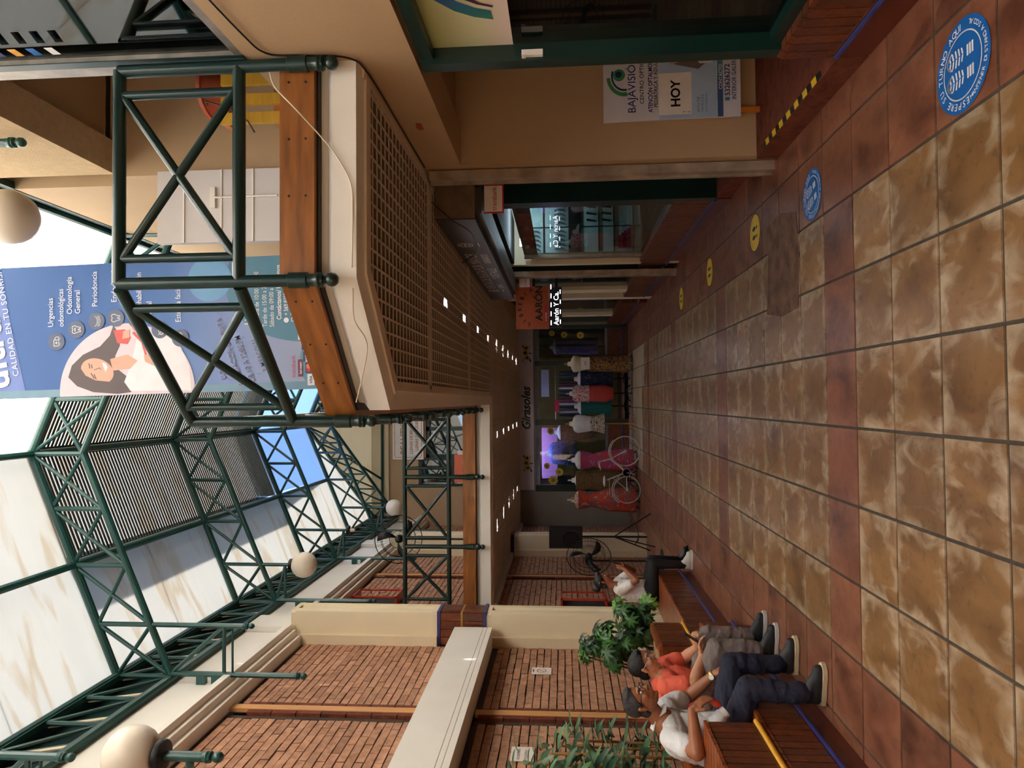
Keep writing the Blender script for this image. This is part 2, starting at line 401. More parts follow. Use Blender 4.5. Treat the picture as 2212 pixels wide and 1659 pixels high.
for nm, za, zb, single in (('wall_left', .45, 2.48, True), ('wall_left', 2.98, 4.93, True)):
    w1 = brick_wall(nm, 6.93, 8.66, za, zb, True); edge_strip(w1, PY1, za, zb)
    brick_wall(nm, 2.2 if za < 1 else 3.0, 6.60, za, zb, True)
for nm, za, zb in (('wall_left', .0, 2.72), ('wall_left', 2.98, 4.93)):
    brick_wall(nm, 12.3, 13.72, za, zb, False)
    w2 = brick_wall(nm, 9.06, 11.92, za, zb, False); edge_strip(w2, PY2, za, zb, .1)
    brick_wall(nm, 14.1, 17.0, za, zb, False)
struct('wall_left', B(-3.4, -3.2, -6, 18, -.05, 5.4), m_mortar)
struct('wall_left', B(-3.4, -3.06, -6, 2.2, 0, 5.3), m_beige)
# columns with a sunk slot on the corridor side
def column(y, near):
    c = thing('column', (-2.8, y+.2, 0), kind=ST)
    def shaft(z0, z1, nm):
        mb = MB(); x0, x1, ya, yb, ch = -3.06, -2.64, y, y+.36, .03
        plan = [(x0, ya), (x1-ch, ya), (x1-ch*.3, ya+ch*.3), (x1, ya+ch), (x1, ya+.10), (x1-.03, ya+.12), (x1-.03, ya+.22), (x1, ya+.24), (x1, yb-ch), (x1-ch, yb), (x0, yb)]
        mb.prism(plan, frame((0,0,0), (1,0,0), (0,1,0)), z0+.06, z1-.06)
        ful = [(x0, ya), (x1-ch, ya), (x1, ya+ch), (x1, yb-ch), (x1-ch, yb), (x0, yb)]
        mb.prism(ful, frame((0,0,0), (1,0,0), (0,1,0)), z0, z0+.06); mb.prism(ful, frame((0,0,0), (1,0,0), (0,1,0)), z1-.06, z1)
        mb.box(-3.06, -2.93, y-.06, y+.0, z0, z1)
        return mb.build(nm, m_cream, c, 30)
    shaft(0, 2.58, 'shaft'); shaft(3.2, 5.08, 'shaft')
    B(-3.05, -2.655, y+.015, y+.345, 2.58, 3.2).build('capital_core', m_mortar, c)
    em = B(-.047, .047, -.012, .012, -.125, .125).mesh('capital_brick', m_bench); em2 = B(-.012, .012, -.047, .047, -.125, .125).mesh('capital_brick', m_bench)
    for zz in (2.75, 3.03):
        for i in range(4): piece('capital_brick', em, (-3.0+i*.1, y+.008, zz), c)
        for i in range(3): piece('capital_brick', em2, (-2.648, y+.07+i*.1, zz), c)
    for zz in (2.6, 3.18):
        B(-3.05, -2.63, y-.012, y+.36, zz-.02, zz+.02).build('blue_trim', m_blue, c)
    B(-3.05, -2.638, y-.004, y+.35, 2.877, 2.903).build('tape_band', i_gold, c)
    return c
column(8.70, True); column(13.75, False)
# white ledge beam along the left wall, and the stepped cornice
bmx = MB().extr([(-3.06,2.5),(-2.80,2.5),(-2.80,2.555),(-2.808,2.56),(-2.80,2.565),(-2.80,2.605),(-2.808,2.61),(-2.80,2.615),(-2.80,2.97),(-3.06,2.97)][::-1], -4, 8.64)
struct('beam', bmx, m_white)
cmx = [(-3.06,4.93),(-2.93,4.93),(-2.93,4.985),(-2.86,4.985),(-2.86,5.04),(-2.79,5.04),(-2.79,5.11),(-2.90,5.11),(-2.90,5.70),(-3.06,5.70)]
struct('trim_1', MB().extr(cmx[::-1], -4, 8.62), m_white)
struct('trim_1', MB().extr(cmx[::-1], 9.12, 13.7), m_white)
struct('trim_1', MB().extr(cmx[::-1], 14.15, 17.0), m_white)
struct('trim_1', B(-3.06, -2.83, 8.64, 9.1, 5.08, 5.7), m_white)
struct('trim_1', B(-3.06, -2.83, 13.72, 14.13, 5.08, 5.7), m_white)

# ---------------------------------------------------------------- back: lower wall with shop opening, upper wall
YB = 17.1
bw = MB()
bw.box(-3.2, -2.22, YB, YB+.2, 0, 2.9); bw.box(1.86, 3.2, YB, YB+.2, 0, 2.9); bw.box(-2.22, 1.86, YB, YB+.2, 2.7, 2.9)
struct('wall_back', bw, mat('grey_plaster', (150, 142, 130), .85, 0, .06, 2))
ub = MB(); YU = 17.0
ub.box(-3.2, -2.08, YU, YU+.25, 2.95, 6.02); ub.box(-2.08, -1.40, YU, YU+.25, 5.16, 6.02); ub.box(-1.40, -.1, YU, YU+.25, 4.98, 6.02); ub.box(-.1, 3.2, YU, YU+.25, 2.95, 6.02); ub.box(-2.08, -.1, YU, YU+.25, 2.95, 3.5)
struct('wall_back', ub, m_beige)
wn = struct('window_1', B(-2.06, -1.42, YU+.1, YU+.14, 3.5, 5.1), m_glassup)
fm = MB().box(-2.08, -2.02, YU-.03, YU+.12, 3.5, 5.16).box(-1.44, -1.38, YU-.03, YU+.12, 3.5, 5.16).box(-2.08, -1.38, YU-.03, YU+.12, 5.08, 5.16).box(-2.02, -1.44, YU-.02, YU+.1, 4.28, 4.34)
fm.build('window_frame', m_greendk, wn)
wn = struct('window_2', B(-1.38, -.1, YU+.16, YU+.2, 3.5, 4.95), m_glassup)
fm = MB().box(-1.38, -1.30, YU+.05, YU+.2, 3.5, 4.98).box(-.72, -.62, YU+.05, YU+.2, 3.5, 4.98).box(-1.38, -.1, YU+.05, YU+.2, 4.9, 4.98)
fm.build('window_frame', m_greendk, wn)
struct('wall_back', B(-2.2, 0, YU+1.2, YU+1.3, 3.0, 5.5), m_dark)
struct('floor', B(-3.06, 1.8, 10.28, YU+1.2, 2.86, 2.98), m_soff)
# ---------------------------------------------------------------- right wall
XR = 1.80
rw = MB()
rw.box(XR, XR+.3, -6, 5.22, 2.36, 3.235)              # band over the shop front
struct('wall_right', rw, m_beige)
struct('wall_right', B(XR+.05, XR+.3, -6, 3.72, 2.30, 2.36), m_beige)
struct('wall_right', B(2.0, 3.2, -6, 5.22, 3.235, 3.30), m_soff)                    # upper shop floor
struct('wall_right', MB().box(XR, XR+1.3, 5.22, 5.44, 0, 5.16).box(XR, XR+.2, 5.44, 18, 2.58, 6.16), m_beige)
struct('wall_right', MB().box(1.82, 2.08, -6, 5.22, 5.12, 6.16), m_stucco)               # roof edge beam
struct('wall_right', B(2.08, 4.4, -6, 5.22, 5.2, 5.3), m_beige)                          # gallery ceiling
struct('wall_right', B(4.2, 4.4, -6, 5.22, 3.2, 5.2), m_beige)
struct('wall_right', MB().box(4.4, 4.5, -6, 20.7, 0, 6.3).box(1.86, 4.5, -6, 20.7, 6.16, 6.26), m_beige)
struct('wall_back', MB().box(-3.4, 4.5, 20.62, 20.7, 0, 6.2).box(-3.4, 1.86, 17.2, 20.7, 6.0, 6.1).box(-3.4, -3.3, 17, 20.7, 0, 6.1), m_dark)
struct('wall_front_unseen', MB().box(-3.4, 4.5, -6.1, -6, 0, 7.4), m_beige)  # unseen end wall, added to cut the sky light from behind
wb_ = [o for o in bpy.data.objects if o.name.startswith('wall_right')][0]
MB().prism([(-.055,-.02),(.05,-.024),(.06,.012),(.0,.024),(-.05,.018)], frame((XR-.001, 4.45, 2.52), (0,-1,0), (0,0,1)), 0, .003).build('paint_chip', mat('bare_brick_patch', (160, 84, 58), .9), wb_)
# entrance recess next to the first shop
struct('wall_right', MB().box(2.95, 3.1, 3.72, 5.22, 0, 2.4).box(1.86, 3.1, 3.72, 5.22, 2.40, 2.46), mat('recess_plaster', (166, 136, 104), .85, 0, .05, 2))
struct('trim_2', MB().box(1.775, 2.95, 3.70, 5.22, 0, .155), m_brickdk)
ht = thing('hazard_tape', (1.8, 4.5, .155), 'black and yellow hazard tape along the raised shop step', 'tape')
for i in range(15):
    y = 3.92+i*.075
    MB().add([(1.782,y,.157),(1.83,y+.02,.157),(1.83,y+.095,.157),(1.782,y+.075,.157)], [(0,1,2,3)]).build('stripe', i_yel if i % 2 else i_black, ht)
# weathered shutter rails between the shops
for (ya, yb, xa) in ((5.30, 5.46, 1.72), (9.78, 9.92, 1.76)):
    mb = MB().box(xa, xa+.07, ya, yb, .0, 2.62).box(xa-.02, xa+.08, ya+.07, ya+.085, 0, 2.62)
    struct('trim_3', mb, m_rust)
# ---------------------------------------------------------------- balcony bay, side gallery and bridge
path = [(1.80, 3.55), (.65, 3.55), (-.05, 4.25), (-.05, 10.15), (-3.06, 10.15)]
def offs(pts, d):   # shift the run inwards (towards the slab side)
    out = []
    for i, p in enumerate(pts):
        ns = []
        for a, b in ((i-1, i), (i, i+1)):
            if a < 0 or b >= len(pts): continue
            dx, dy = pts[b][0]-pts[a][0], pts[b][1]-pts[a][1]; L = math.hypot(dx, dy); ns.append((dy/L, -dx/L))
        if len(ns) == 1: nx, ny = ns[0]; k = 1
        else:
            nx, ny = ns[0][0]+ns[1][0], ns[0][1]+ns[1][1]; L = math.hypot(nx, ny); nx, ny = nx/L, ny/L; k = 1/max(.3, nx*ns[0][0]+ny*ns[0][1])
        out.append((p[0]+nx*d*k, p[1]+ny*d*k))
    return out
def ring(d0, d1, z0, z1, seg):
    a, b = offs(path, d0), offs(path, d1); mb = MB(); i = seg
    q = [a[i], a[i+1], b[i+1], b[i]]
    mb.add([(x, y, z) for z in (z0, z1) for x, y in q], [(3,2,1,0),(4,5,6,7),(0,1,5,4),(1,2,6,5),(2,3,7,6),(3,0,4,7)]); return mb
sgn = 1 if offs(path, .1)[0][1] > path[0][1] else -1
slab = thing('balcony_slab', (.8, 6, 2.66), kind=ST)
for i in range(4):
    ring(-sgn*.035, sgn*.03, 2.885, 3.07, i).build('wood_fascia', m_wood, slab)
    ring(0, sgn*.06, 2.875, 2.885, i).build('shadow_strip', m_black, slab)
    # white fascia with a small cove
    a, b, c, d = offs(path, -sgn*.0), offs(path, sgn*.05), offs(path, sgn*.045), offs(path, sgn*.13)
    mb = MB(); rows = [(b, 2.875), (c, 2.84), (a, 2.80), (a, 2.672), (d, 2.655), (d, 2.875)]
    vs_ = [(p[i][0], p[i][1], z) for p, z in rows] + [(p[i+1][0], p[i+1][1], z) for p, z in rows]; n = len(rows)
    mb.add(vs_, [(k, (k+1) % n, n+(k+1) % n, n+k) for k in range(n)] + [tuple(range(n-1, -1, -1)), tuple(range(n, 2*n))])
    mb.build('white_fascia', m_white, slab)
mb = MB()
o = offs(path, sgn*.06)
plan = [o[0], o[1], o[2], o[3], o[4], (-3.06, 17.0), (1.80, 17.0)]
if True:
    F0 = frame((0,0,0), (1,0,0), (0,1,0))
    mb.prism(plan[::-1] if False else plan, F0, 2.76, 2.98)
    mb.build('deck', m_soff, slab)
# slotted screws on the fascia boards
for i in range(2):
    pa, pb = Vector(path[i]+(0,)), Vector(path[i+1]+(0,)); d = (pb-pa); L = d.length; d.normalize(); nrm = Vector((d.y, -d.x, 0))*(-sgn)
    for k in range(max(2, int(L/.3))):
        for zz in (2.93, 3.02):
            p = pa + d*(.12+k*.3) + nrm*.036; p.z = zz
            MB().tube(p-nrm*.002, p+nrm*.002, .006, 8).build('screw', m_dark, slab)

# ---------------------------------------------------------------- egg-crate ceiling
ceil = thing('ceiling', (.8, 7, 2.66), kind=ST)
def blade_mesh(along_x, wd):
    mb = MB(); h2 = .004
    for (t_, z0, z1) in ((h2, -.012, .018), (wd, -.018, -.012)):
        mb.box(*((-.5, .5, -t_, t_) if along_x else (-t_, t_, -.5, .5)), z0, z1)
    me = mb.mesh('lattice_blade', [m_bladeshade, m_blade])  # dark sides and pale bottom bead colour in the bounce-lit edges
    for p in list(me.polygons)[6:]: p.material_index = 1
    return me
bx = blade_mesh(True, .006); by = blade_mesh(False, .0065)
ZL = 2.672; xl = lambda y: (.12 if y >= 4.36 else .81-(y-3.69)*1.0)
divs = [5.47, 7.84, 10.2]
y = 3.72
while y < 10.02:
    if min(abs(y-d) for d in divs) > .05:
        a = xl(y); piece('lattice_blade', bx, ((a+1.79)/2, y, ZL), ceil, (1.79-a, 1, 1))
    y += .093
x = .16
while x < 1.78:
    s0 = 3.70+(.81-x) if x < .81 else 3.70
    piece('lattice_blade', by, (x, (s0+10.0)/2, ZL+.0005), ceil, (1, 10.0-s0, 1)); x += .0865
for i in range(2): ring(sgn*.10, sgn*.185, 2.645, 2.70, i).build('edge_strip', m_blade, ceil)
for d in divs[:2]: B(.1, 1.79, d-.035, d+.035, 2.648, 2.70).build('cross_strip', m_blade, ceil)
B(1.74, 1.80, 3.62, 10.0, 2.648, 2.70).build('edge_strip', m_blade, ceil)
B(.07, .13, 4.3, 10.0, 2.648, 2.70).build('edge_strip', m_blade, ceil)
mb = MB(); y = 10.36
while y < 17.0: mb.box(-3.04, 1.79, y-.004, y+.004, 2.65, 2.694); y += .11
x = -3.0
while x < 1.78: mb.box(x-.004, x+.004, 10.3, 17.05, 2.651, 2.693); x += .105
tag(mb.build('lattice_blade', m_blade, ceil), kind='stuff')
for d in (10.3, 12.4, 14.5, 16.3): B(-3.04, 1.79, d-.03, d+.03, 2.645, 2.70).build('cross_strip', m_blade, ceil)
B(-3.055, -2.98, 10.3, 17.05, 2.60, 2.72).build('edge_strip', m_white, ceil)

# ---------------------------------------------------------------- roof
RX = -.52
UL = [(RX, 7.237), (-1.10, 7.0), (-1.69, 6.76), (-2.30, 6.482), (-2.83, 6.275)]
LL = [(RX, 6.669), (-1.10, 6.446), (-1.69, 6.186), (-2.30, 5.907), (-2.83, 5.687)]
mir = lambda L: [(2*RX-a, b) for a, b in L]
TY = [1.72, 4.37, 7.02, 9.69, 12.34, 14.97]
roof = thing('roof', (RX, 6, 6.3), kind=ST)
def pane(p, name='pane', mt=m_sheet, th=.012):
    q = [Vector(a) for a in p]; nrm = (q[1]-q[0]).cross(q[2]-q[0]).normalized()
    if nrm.z < 0: nrm = -nrm
    k = len(q); vv = q + [a+nrm*th for a in q]
    MB().add(vv, [tuple(range(k-1, -1, -1)), tuple(range(k, 2*k))] + [(i, (i+1) % k, k+(i+1) % k, k+i) for i in range(k)]).build(name, mt, roof)
def slope_pane(y0, y1, A, Bq, up=.05, mt=m_sheet):
    pane([(A[0], y0, A[1]+up), (A[0], y1, A[1]+up), (Bq[0], y1, Bq[1]+up), (Bq[0], y0, Bq[1]+up)], 'pane', mt)
YS = [-6, -2.5, 1.72, 4.37, 7.02, 9.69, 12.34, 14.97]
for U, mt in ((UL, m_sheet), (mir(UL), m_sheetR)):
    for a, b in zip(YS[:-1], YS[1:]):
        half = (a+b)/2
        if a < -2.6: continue          # unseen bay left open behind the viewer, added for sun and sky fill
        for (ya, yb) in ((a, half), (half, b)):
            if b <= 7.03: slope_pane(ya, yb, U[0], U[2], mt=mt)
            slope_pane(ya, yb, U[2], U[4], mt=mt)
# raised louvre monitor over two bays
for U in (UL, mir(UL)):
    s = -1 if U is UL else 1
    for a, b in ((7.02, 9.69), (9.69, 12.34)):
        pane([(U[0][0], a, U[0][1]+.42), (U[0][0], b, U[0][1]+.42), (U[2][0]+s*.06, b, U[2][1]+.42), (U[2][0]+s*.06, a, U[2][1]+.42)], 'pane', m_sheet)
for U in (UL, mir(UL)):
    pane([(U[0][0], 12.38, U[0][1]+.3), (U[0][0], 14.97, U[0][1]+.06), (U[2][0], 14.97, U[2][1]+.06), (U[2][0], 12.38, U[2][1]+.3)], 'pane', m_sheetB)
for yy in (7.0, 12.36):
    for U in (UL, mir(UL)):
        pane([(U[0][0], yy, U[0][1]+.06), (U[0][0], yy, U[0][1]+.43), (U[2][0], yy, U[2][1]+.43), (U[2][0], yy, U[2][1]+.06)], 'pane', m_sheet)
for s, U in ((-1, UL), (1, mir(UL))):
    lv = thing('roof_louver', (U[1][0], 9.7, 6.9), 'slatted louvre on the '+('brick wall' if s < 0 else 'balcony')+' side of the roof ridge', 'louver', 'ridge louvers')
    d = Vector((U[2][0]-U[0][0], 0, U[2][1]-U[0][1])); L = d.length; ang = math.atan2(-d.z, d.x)
    sm = B(-.5, .5, -.0125, .0125, -.005, .005).mesh('slat', m_slat); mid = Vector(((U[0][0]+U[2][0])/2, 0, (U[0][1]+U[2][1])/2+.07))
    y = 7.08
    while y < 12.32:
        piece('slat', sm, (mid.x, y, mid.z), lv, (L-.06, 1, 1), (0, ang, 0))
        y += .0575
    B(U[2][0]+s*.03, U[2][0]+s*.05, 7.04, 12.34, U[2][1]+.06, U[2][1]+.43).build('side_panel', m_gutter, lv)
    for k in range(4):
        z = U[2][1]+.09+k*.085
        B(U[2][0]+s*.02, U[2][0]+s*.06+.002*k, 7.04, 12.32, z, z+.055).build('rail', m_gutter, lv)
    MB().bar((U[0][0]+s*.03, 7.04, U[0][1]+.05), (U[0][0]+s*.03, 12.32, U[0][1]+.05), .05, .05).build('rail', m_gutter, lv)
# hipped far end
EY = 16.94
pane([(RX, 14.97, 7.29), (-2.83, EY, 6.325), (-2.83, 14.97, 6.325)]); pane([(RX, 14.97, 7.29), (1.79, EY, 6.325), (1.79, 14.97, 6.325)], 'pane', m_sheetH)
pane([(RX, 14.97, 7.29), (-2.83, EY, 6.325), (1.79, EY, 6.325)], 'pane', m_sheetH)
struct('wall_back', B(-3.2, 3.2, EY, EY+.05, 5.9, 6.40), m_cream)
# purlins and ridge run along the hall
def run(name, x, z, r, y0=-6, y1=14.97):
    MB().tube((x, y0, z), (x, y1, z), r, 8).build(name, m_green, roof, 30)
run('ridge_tube', RX, 7.225, .04, -2.5)
for U in (UL, mir(UL)):
    run('purlin', U[2][0], U[2][1]-.01, .04, -2.5); run('purlin', U[4][0], U[4][1], .04, -6, EY)
run('eave_tube', -2.84, 5.687, .04, -6, EY)
MB().box(1.80, 1.86, -6, EY, 6.14, 6.29).build('eave_board', m_gutter, roof)

# ---------------------------------------------------------------- roof trusses
FIN = [(.0, -.135), (.018, -.132), (.03, -.118), (.033, -.10), (.028, -.082), (.016, -.072), (.018, -.066), (.034, -.06), (.036, -.05), (.03, -.045), (.036, -.038), (.036, -.028), (.03, -.022), (.03, 0)]
def finial(p, parent, k=1.0):
    return MB().lathe([(r*k, z*k) for r, z in FIN], p, 12).build('finial', m_green, parent, 50)
GL = [(0, -.18), (.045, -.174), (.09, -.156), (.127, -.127), (.156, -.09), (.174, -.047), (.18, 0), (.174, .047), (.156, .09), (.127, .127), (.09, .156), (.05, .172)]
def globe_lamp(p, label, up=False, bare=False):
    t = thing('globe_lamp', p, label, 'lamp', 'globe lamps on the roof trusses')
    p = Vector(p); s = -1 if up else 1
    MB().lathe([(.07, 0), (.085, -.01*s), (.085, -.045*s), (.05, -.06*s)], p, 16).build('collar', m_iron, t, 40)
    if bare: MB().lathe([(.03, -.05), (.032, -.09), (.028, -.13), (.0, -.15)], p, 12).build('bulb', m_globe, t, 50)
    else: MB().lathe([(r, z) for r, z in GL], p+Vector((0, 0, -s*.215)), 28).build('globe', m_globe, t, 60)
    return t
def truss(y, label, left, right):
    t = thing('roof_truss', (RX, y, 6.2), label, 'truss', 'green roof trusses')
    for nm, L in (('top_chord', UL), ('bottom_chord', LL)):
        for a in (L, mir(L)):
            MB().tube((a[0][0], y, a[0][1]), (a[4][0], y, a[4][1]), .042 if nm[0] == 't' else .036, 10).build(nm, m_green, t, 30)
    for U, L, mode in ((UL, LL, left), (mir(UL), mir(LL), right)):
        for i in range(5):
            if i or U is UL: MB().tube((U[i][0], y, U[i][1]), (L[i][0], y, L[i][1]), .026, 8).build('strut', m_green, t, 30)
        for i in range(4):
            MB().tube((U[i][0], y, U[i][1]), (L[i+1][0], y, L[i+1][1]), .022, 8).build('brace', m_green, t, 30)
            MB().tube((L[i][0], y, L[i][1]), (U[i+1][0], y, U[i+1][1]), .022, 8).build('brace', m_green, t, 30)
        s = -1 if U is UL else 1; xn = L[3][0]; xe = L[4][0]-s*.03
        zb = 4.92 if mode == 'finial' else 5.50
        dp1 = MB().tube((xn, y, L[3][1]), (xn, y, zb), .026, 8).build('drop_post', m_green, t, 30)
        ze = 4.38 if s < 0 else 5.31
        dp2 = MB().tube((xe, y, L[4][1]+.02), (xe, y, ze), .03, 8).build('drop_post', m_green, t, 30); finial((xe, y, ze), dp2)
        if mode == 'finial': finial((xn, y, zb), dp1, .9)
        zt = 5.12 if mode == 'finial' else 5.56
        if s < 0:
            MB().tube((xn, y, zt), (xe, y, zt), .02, 8).build('tie', m_green, t, 30)
            MB().tube((xn, y, zt), (xe, y, L[4][1]), .02, 8).build('brace', m_green, t, 30)
            if mode == 'finial': MB().tube((xn, y, zt-.09), (xe, y, zt-.09), .012, 8).build('tie', m_green, t, 30)
            for zz in (5.36, 5.2): MB().bar((xe-.005, y, zz), (-2.92, y, zz), .06, .09).build('wall_bracket', m_green, t)
        where = 'on the brick wall side' if s < 0 else 'on the balcony side'
        if mode in ('globe', 'bare'):
            nm = LAMPS.get((y, s))
            if nm: globe_lamp((xn, y, zb), nm, False, mode == 'bare')
    return t
LAMPS = {(4.37, 1): 'white globe lamp hanging above the balcony railing, nearest the viewer', (9.69, -1): 'white globe lamp hanging below the roof, above the bridge', (12.34, -1): 'bare lamp socket without its globe under the roof',
         (14.97, -1): 'small far white globe lamp partly behind the pedestal fan'}
truss(4.37, 'green roof truss above the front of the balcony bay', 'finial', 'globe')
truss(7.02, 'green roof truss where the ridge louvres begin', 'finial', 'finial')
truss(9.69, 'green roof truss halfway along the ridge louvres, with a globe lamp', 'globe', 'globe')
truss(12.34, 'green roof truss where the ridge louvres end, with a bare bulb', 'bare', 'globe')
truss(14.97, 'green roof truss at the far hip, with a small globe lamp', 'globe', 'globe')
for nm, e in (('brick wall side', -2.83), ('balcony side', 1.79)):
    ht_ = thing('hip_truss', (RX, 15, 6.2), 'slanting green hip truss at the far roof end, '+nm, 'truss')
    a, b = Vector((RX, 14.97, 7.237)), Vector((e, EY, 6.275)); c, d = Vector((RX, 14.97, 6.669)), Vector((e, EY, 5.687))
    MB().tube(a, b, .04, 8).build('top_chord', m_green, ht_, 30); MB().tube(c, d, .036, 8).build('bottom_chord', m_green, ht_, 30)
    for i in range(1, 7):
        k = i/6; MB().tube(a.lerp(b, k), c.lerp(d, k), .022, 6).build('strut', m_green, ht_, 30)
        MB().tube(a.lerp(b, k-1/6), c.lerp(d, k), .02, 6).build('brace', m_green, ht_, 30)
        MB().tube(c.lerp(d, k-1/6), a.lerp(b, k), .02, 6).build('brace', m_green, ht_, 30)
# end frame of the hip
ef = thing('gable_frame', (RX, EY, 6.0), 'green tube frame along the far hip panel', 'frame')
MB().tube((-2.83, EY-.05, 6.05), (1.79, EY-.05, 6.05), .035, 8).build('rail', m_green, ef, 30)
for xx in (-1.9, -.52, .9): MB().tube((xx, EY-.05, 6.05), (xx*.55-.24, 16.2, 6.75), .028, 8).build('strut', m_green, ef, 30)
# ---------------------------------------------------------------- gutter truss along the left eave
gt = thing('gutter_truss', (-2.84, 8, 5.687), 'long green lattice gutter truss above the brick wall', 'truss')
B(-3.05, -3.0, -4, EY, 5.70, 6.32).build('gutter_sheet', m_gutter, gt); B(-3.05, -2.86, -4, EY, 6.29, 6.31).build('gutter_sheet', m_gutter, gt); B(-3.05, -2.86, -4, EY, 5.66, 5.675).build('gutter_sheet', m_gutter, gt)
for z in (5.687, 6.25): MB().box(-2.87, -2.815, -4, EY, z-.025, z+.025).build('rail', m_green, gt)
y = 1.72; k = 0
while y < EY-.3:
    y2 = y+.53
    MB().tube((-2.84, y, 5.70), (-2.84, y, 6.25), .022, 6).build('strut', m_green, gt, 30)
    MB().tube((-2.84, y, 6.25), (-2.84, y2, 5.70), .018, 6).build('brace', m_green, gt, 30)
    MB().bar((-2.885, y+.03, 6.23), (-2.885, y+.25, 5.73), .045, .012, (1,0,0)).build('strap', m_cream, gt)
    MB().tube((-2.87, y, 6.25), (-2.98, y2, 5.74), .014, 6).build('brace', m_green, gt, 30)
    y = y2
# ================================================================ RAILINGS
ZT, ZB_ = 3.92, 3.27
def railing(posts, base, label, skip_first=False, nofin=()):
    t = thing('railing', base, label, 'railing', 'green tube railings of the upper floor')
    posts = [Vector((a, b, 0)) for a, b in posts]; up = Vector((0,0,1))
    for i, p in enumerate(posts):
        if i in nofin: continue
        po_ = MB().tube(p+up*(ZT), p+up*2.86, .033, 12).build('post', m_greendk, t, 40)
        MB().lathe([(.034, 0), (.042, .004), (.042, .10), (.034, .105)], p+up*2.90, 12).build('sleeve', m_greendk, po_, 40)
        MB().lathe([(r*1.12, z) for r, z in FIN], p+up*2.88, 14).build('finial', m_greendk, po_, 50)
    for a, b in zip(posts[:-1], posts[1:]):
        d = (b-a); L = d.length; d.normalize()
        for z in (ZT, ZB_): MB().tube(a+up*z, b+up*z, .033, 12).build('rail', m_greendk, t, 40)
        if L > .6:
            p, q = a+d*.13, b-d*.13
            for e in (p, q): MB().tube(e+up*ZB_, e+up*ZT, .024, 10).build('baluster', m_greendk, t, 40)
            MB().tube(p+up*(ZB_+.02), q+up*(ZT-.02), .024, 10).build('brace', m_greendk, t, 40)
            MB().tube(p+up*(ZT-.02), q+up*(ZB_+.02), .024, 10).build('brace', m_greendk, t, 40)
    return t
o = offs(path, -sgn*.078)
railing([(1.755, 3.475), (.63, 3.475)], (1.2, 3.47, 2.75), 'green cross-braced railing panel at the front of the balcony bay')
railing([(.605, 3.485), (-.115, 4.205)], (.3, 3.8, 2.75), 'green cross-braced railing panel on the slanted side of the balcony bay', nofin=(0,))
railing([(-.128, 4.26)]+[(-.128, 4.26+k*.97) for k in range(1, 6)]+[(-.128, 10.0)], (-.128, 7, 2.75), 'green railing receding along the gallery edge', nofin=(0,))
railing([(-.13, 10.07), (-1.10, 10.07), (-2.11, 10.07), (-3.0, 10.07)], (-1.6, 10.07, 2.75), 'green cross-braced railing of the bridge', nofin=(0,))

# ================================================================ LAMPS
t = thing('globe_lamp', (-2.27, 4.37, 3.8), 'large white globe lamp on a short green post by the brick wall', 'lamp', 'globe lamps on the roof trusses')
MB().tube((-2.27, 4.37, 3.93), (-2.27, 4.37, 4.20), .032, 12).build('post', m_green, t, 40); finial((-2.27, 4.37, 3.94), t, 1.05)
MB().lathe([(.05, -.01), (.095, .0), (.1, .012), (.1, .04), (.085, .055)], (-2.27, 4.37, 4.19), 20).build('collar', m_iron, t, 40)
MB().lathe(GL, (-2.27, 4.37, 4.41), 32).build('globe', m_globe, t, 60)
MB().tube((-2.27, 4.37, 4.02), (-3.05, 4.37, 4.02), .026, 10).build('arm', m_green, t, 40)
m_led = glow('led_disc', (250, 250, 255), 105)
spots = [(.90, 6.24+1.2*k) for k in range(9)] + [(-.53, 11.05+1.2*k) for k in range(5)] + [(-1.965, 10.98+1.2*k) for k in range(5)]
where = {.90: 'in the row by the shops', -.53: 'in the middle row', -1.965: 'in the row by the brick wall'}
for i, (x, y) in enumerate(spots):
    if y > 16.9: continue
    nth = ['first','second','third','fourth','fifth','sixth','seventh','eighth','ninth']; k = [q for q in spots if q[0] == x].index((x, y))
    t = thing('ceiling_spotlight', (x, y, 2.70), 'small bright ceiling spotlight, %s from the viewer %s' % (nth[k], where[x]), 'spotlight', 'ceiling spotlights')
    MB().lathe([(.034, 0), (.045, .0), (.045, .05), (.034, .05)], (x, y, 2.67), 16).build('rim', m_white, t, 40)
    MB().lathe([(.0, .0), (.02, -.008), (.034, 0.004), (.034, .01), (0, .01)], (x, y, 2.672), 16).build('bulb', m_led, t, 50)

# ================================================================ BANNER
tt = .0225
bn = thing('banner', (.6, 5.1, 3.4), 'tall blue dental clinic banner with smiling woman, behind the railing', 'banner')
F = frame((.105, 5.1, 3.40), (1, 0, tt), (-tt, 0, 1)); W_, H_ = 1.02, 2.78
def bgrad():
    mt, t, b, o = newmat('banner_print'); src = N(t, 'NewGeometry').outputs['Position']; sp = N(t, 'SeparateXYZ'); t.links.new(src, sp.inputs[0])
    mr = N(t, 'MapRange'); mr.inputs[1].default_value = 3.4; mr.inputs[2].default_value = 6.1; t.links.new(sp.outputs[2], mr.inputs[0])
    c = ramp(t, mr.outputs[0], [(.0, (166, 172, 194)), (.25, (128, 148, 198)), (.45, (66, 112, 178)), (.65, (40, 94, 166)), (1, (52, 96, 162))])
    t.links.new(c, b.inputs['Base Color']); b.inputs['Roughness'].default_value = .55; return mt
MB().prism([(0,0),(W_,0),(W_,H_),(0,H_)], F, -.01, 0).build('sheet', bgrad(), bn)
MB().prism([(-.005,-.05),(W_+.005,-.05),(W_+.005,.004),(-.005,.004)], F, -.02, .012).build('bottom_bar', m_white, bn)
for xx in (.06, W_-.06): MB().tube(F(xx, H_-.02), F(xx, H_+.28), .004, 5).build('cord', m_cable, bn)
def layer(polys, mt, nm, lift):
    mb = MB()
    for p in polys: flat(mb, F, p, lift)
    return mb.build(nm, mt, bn)
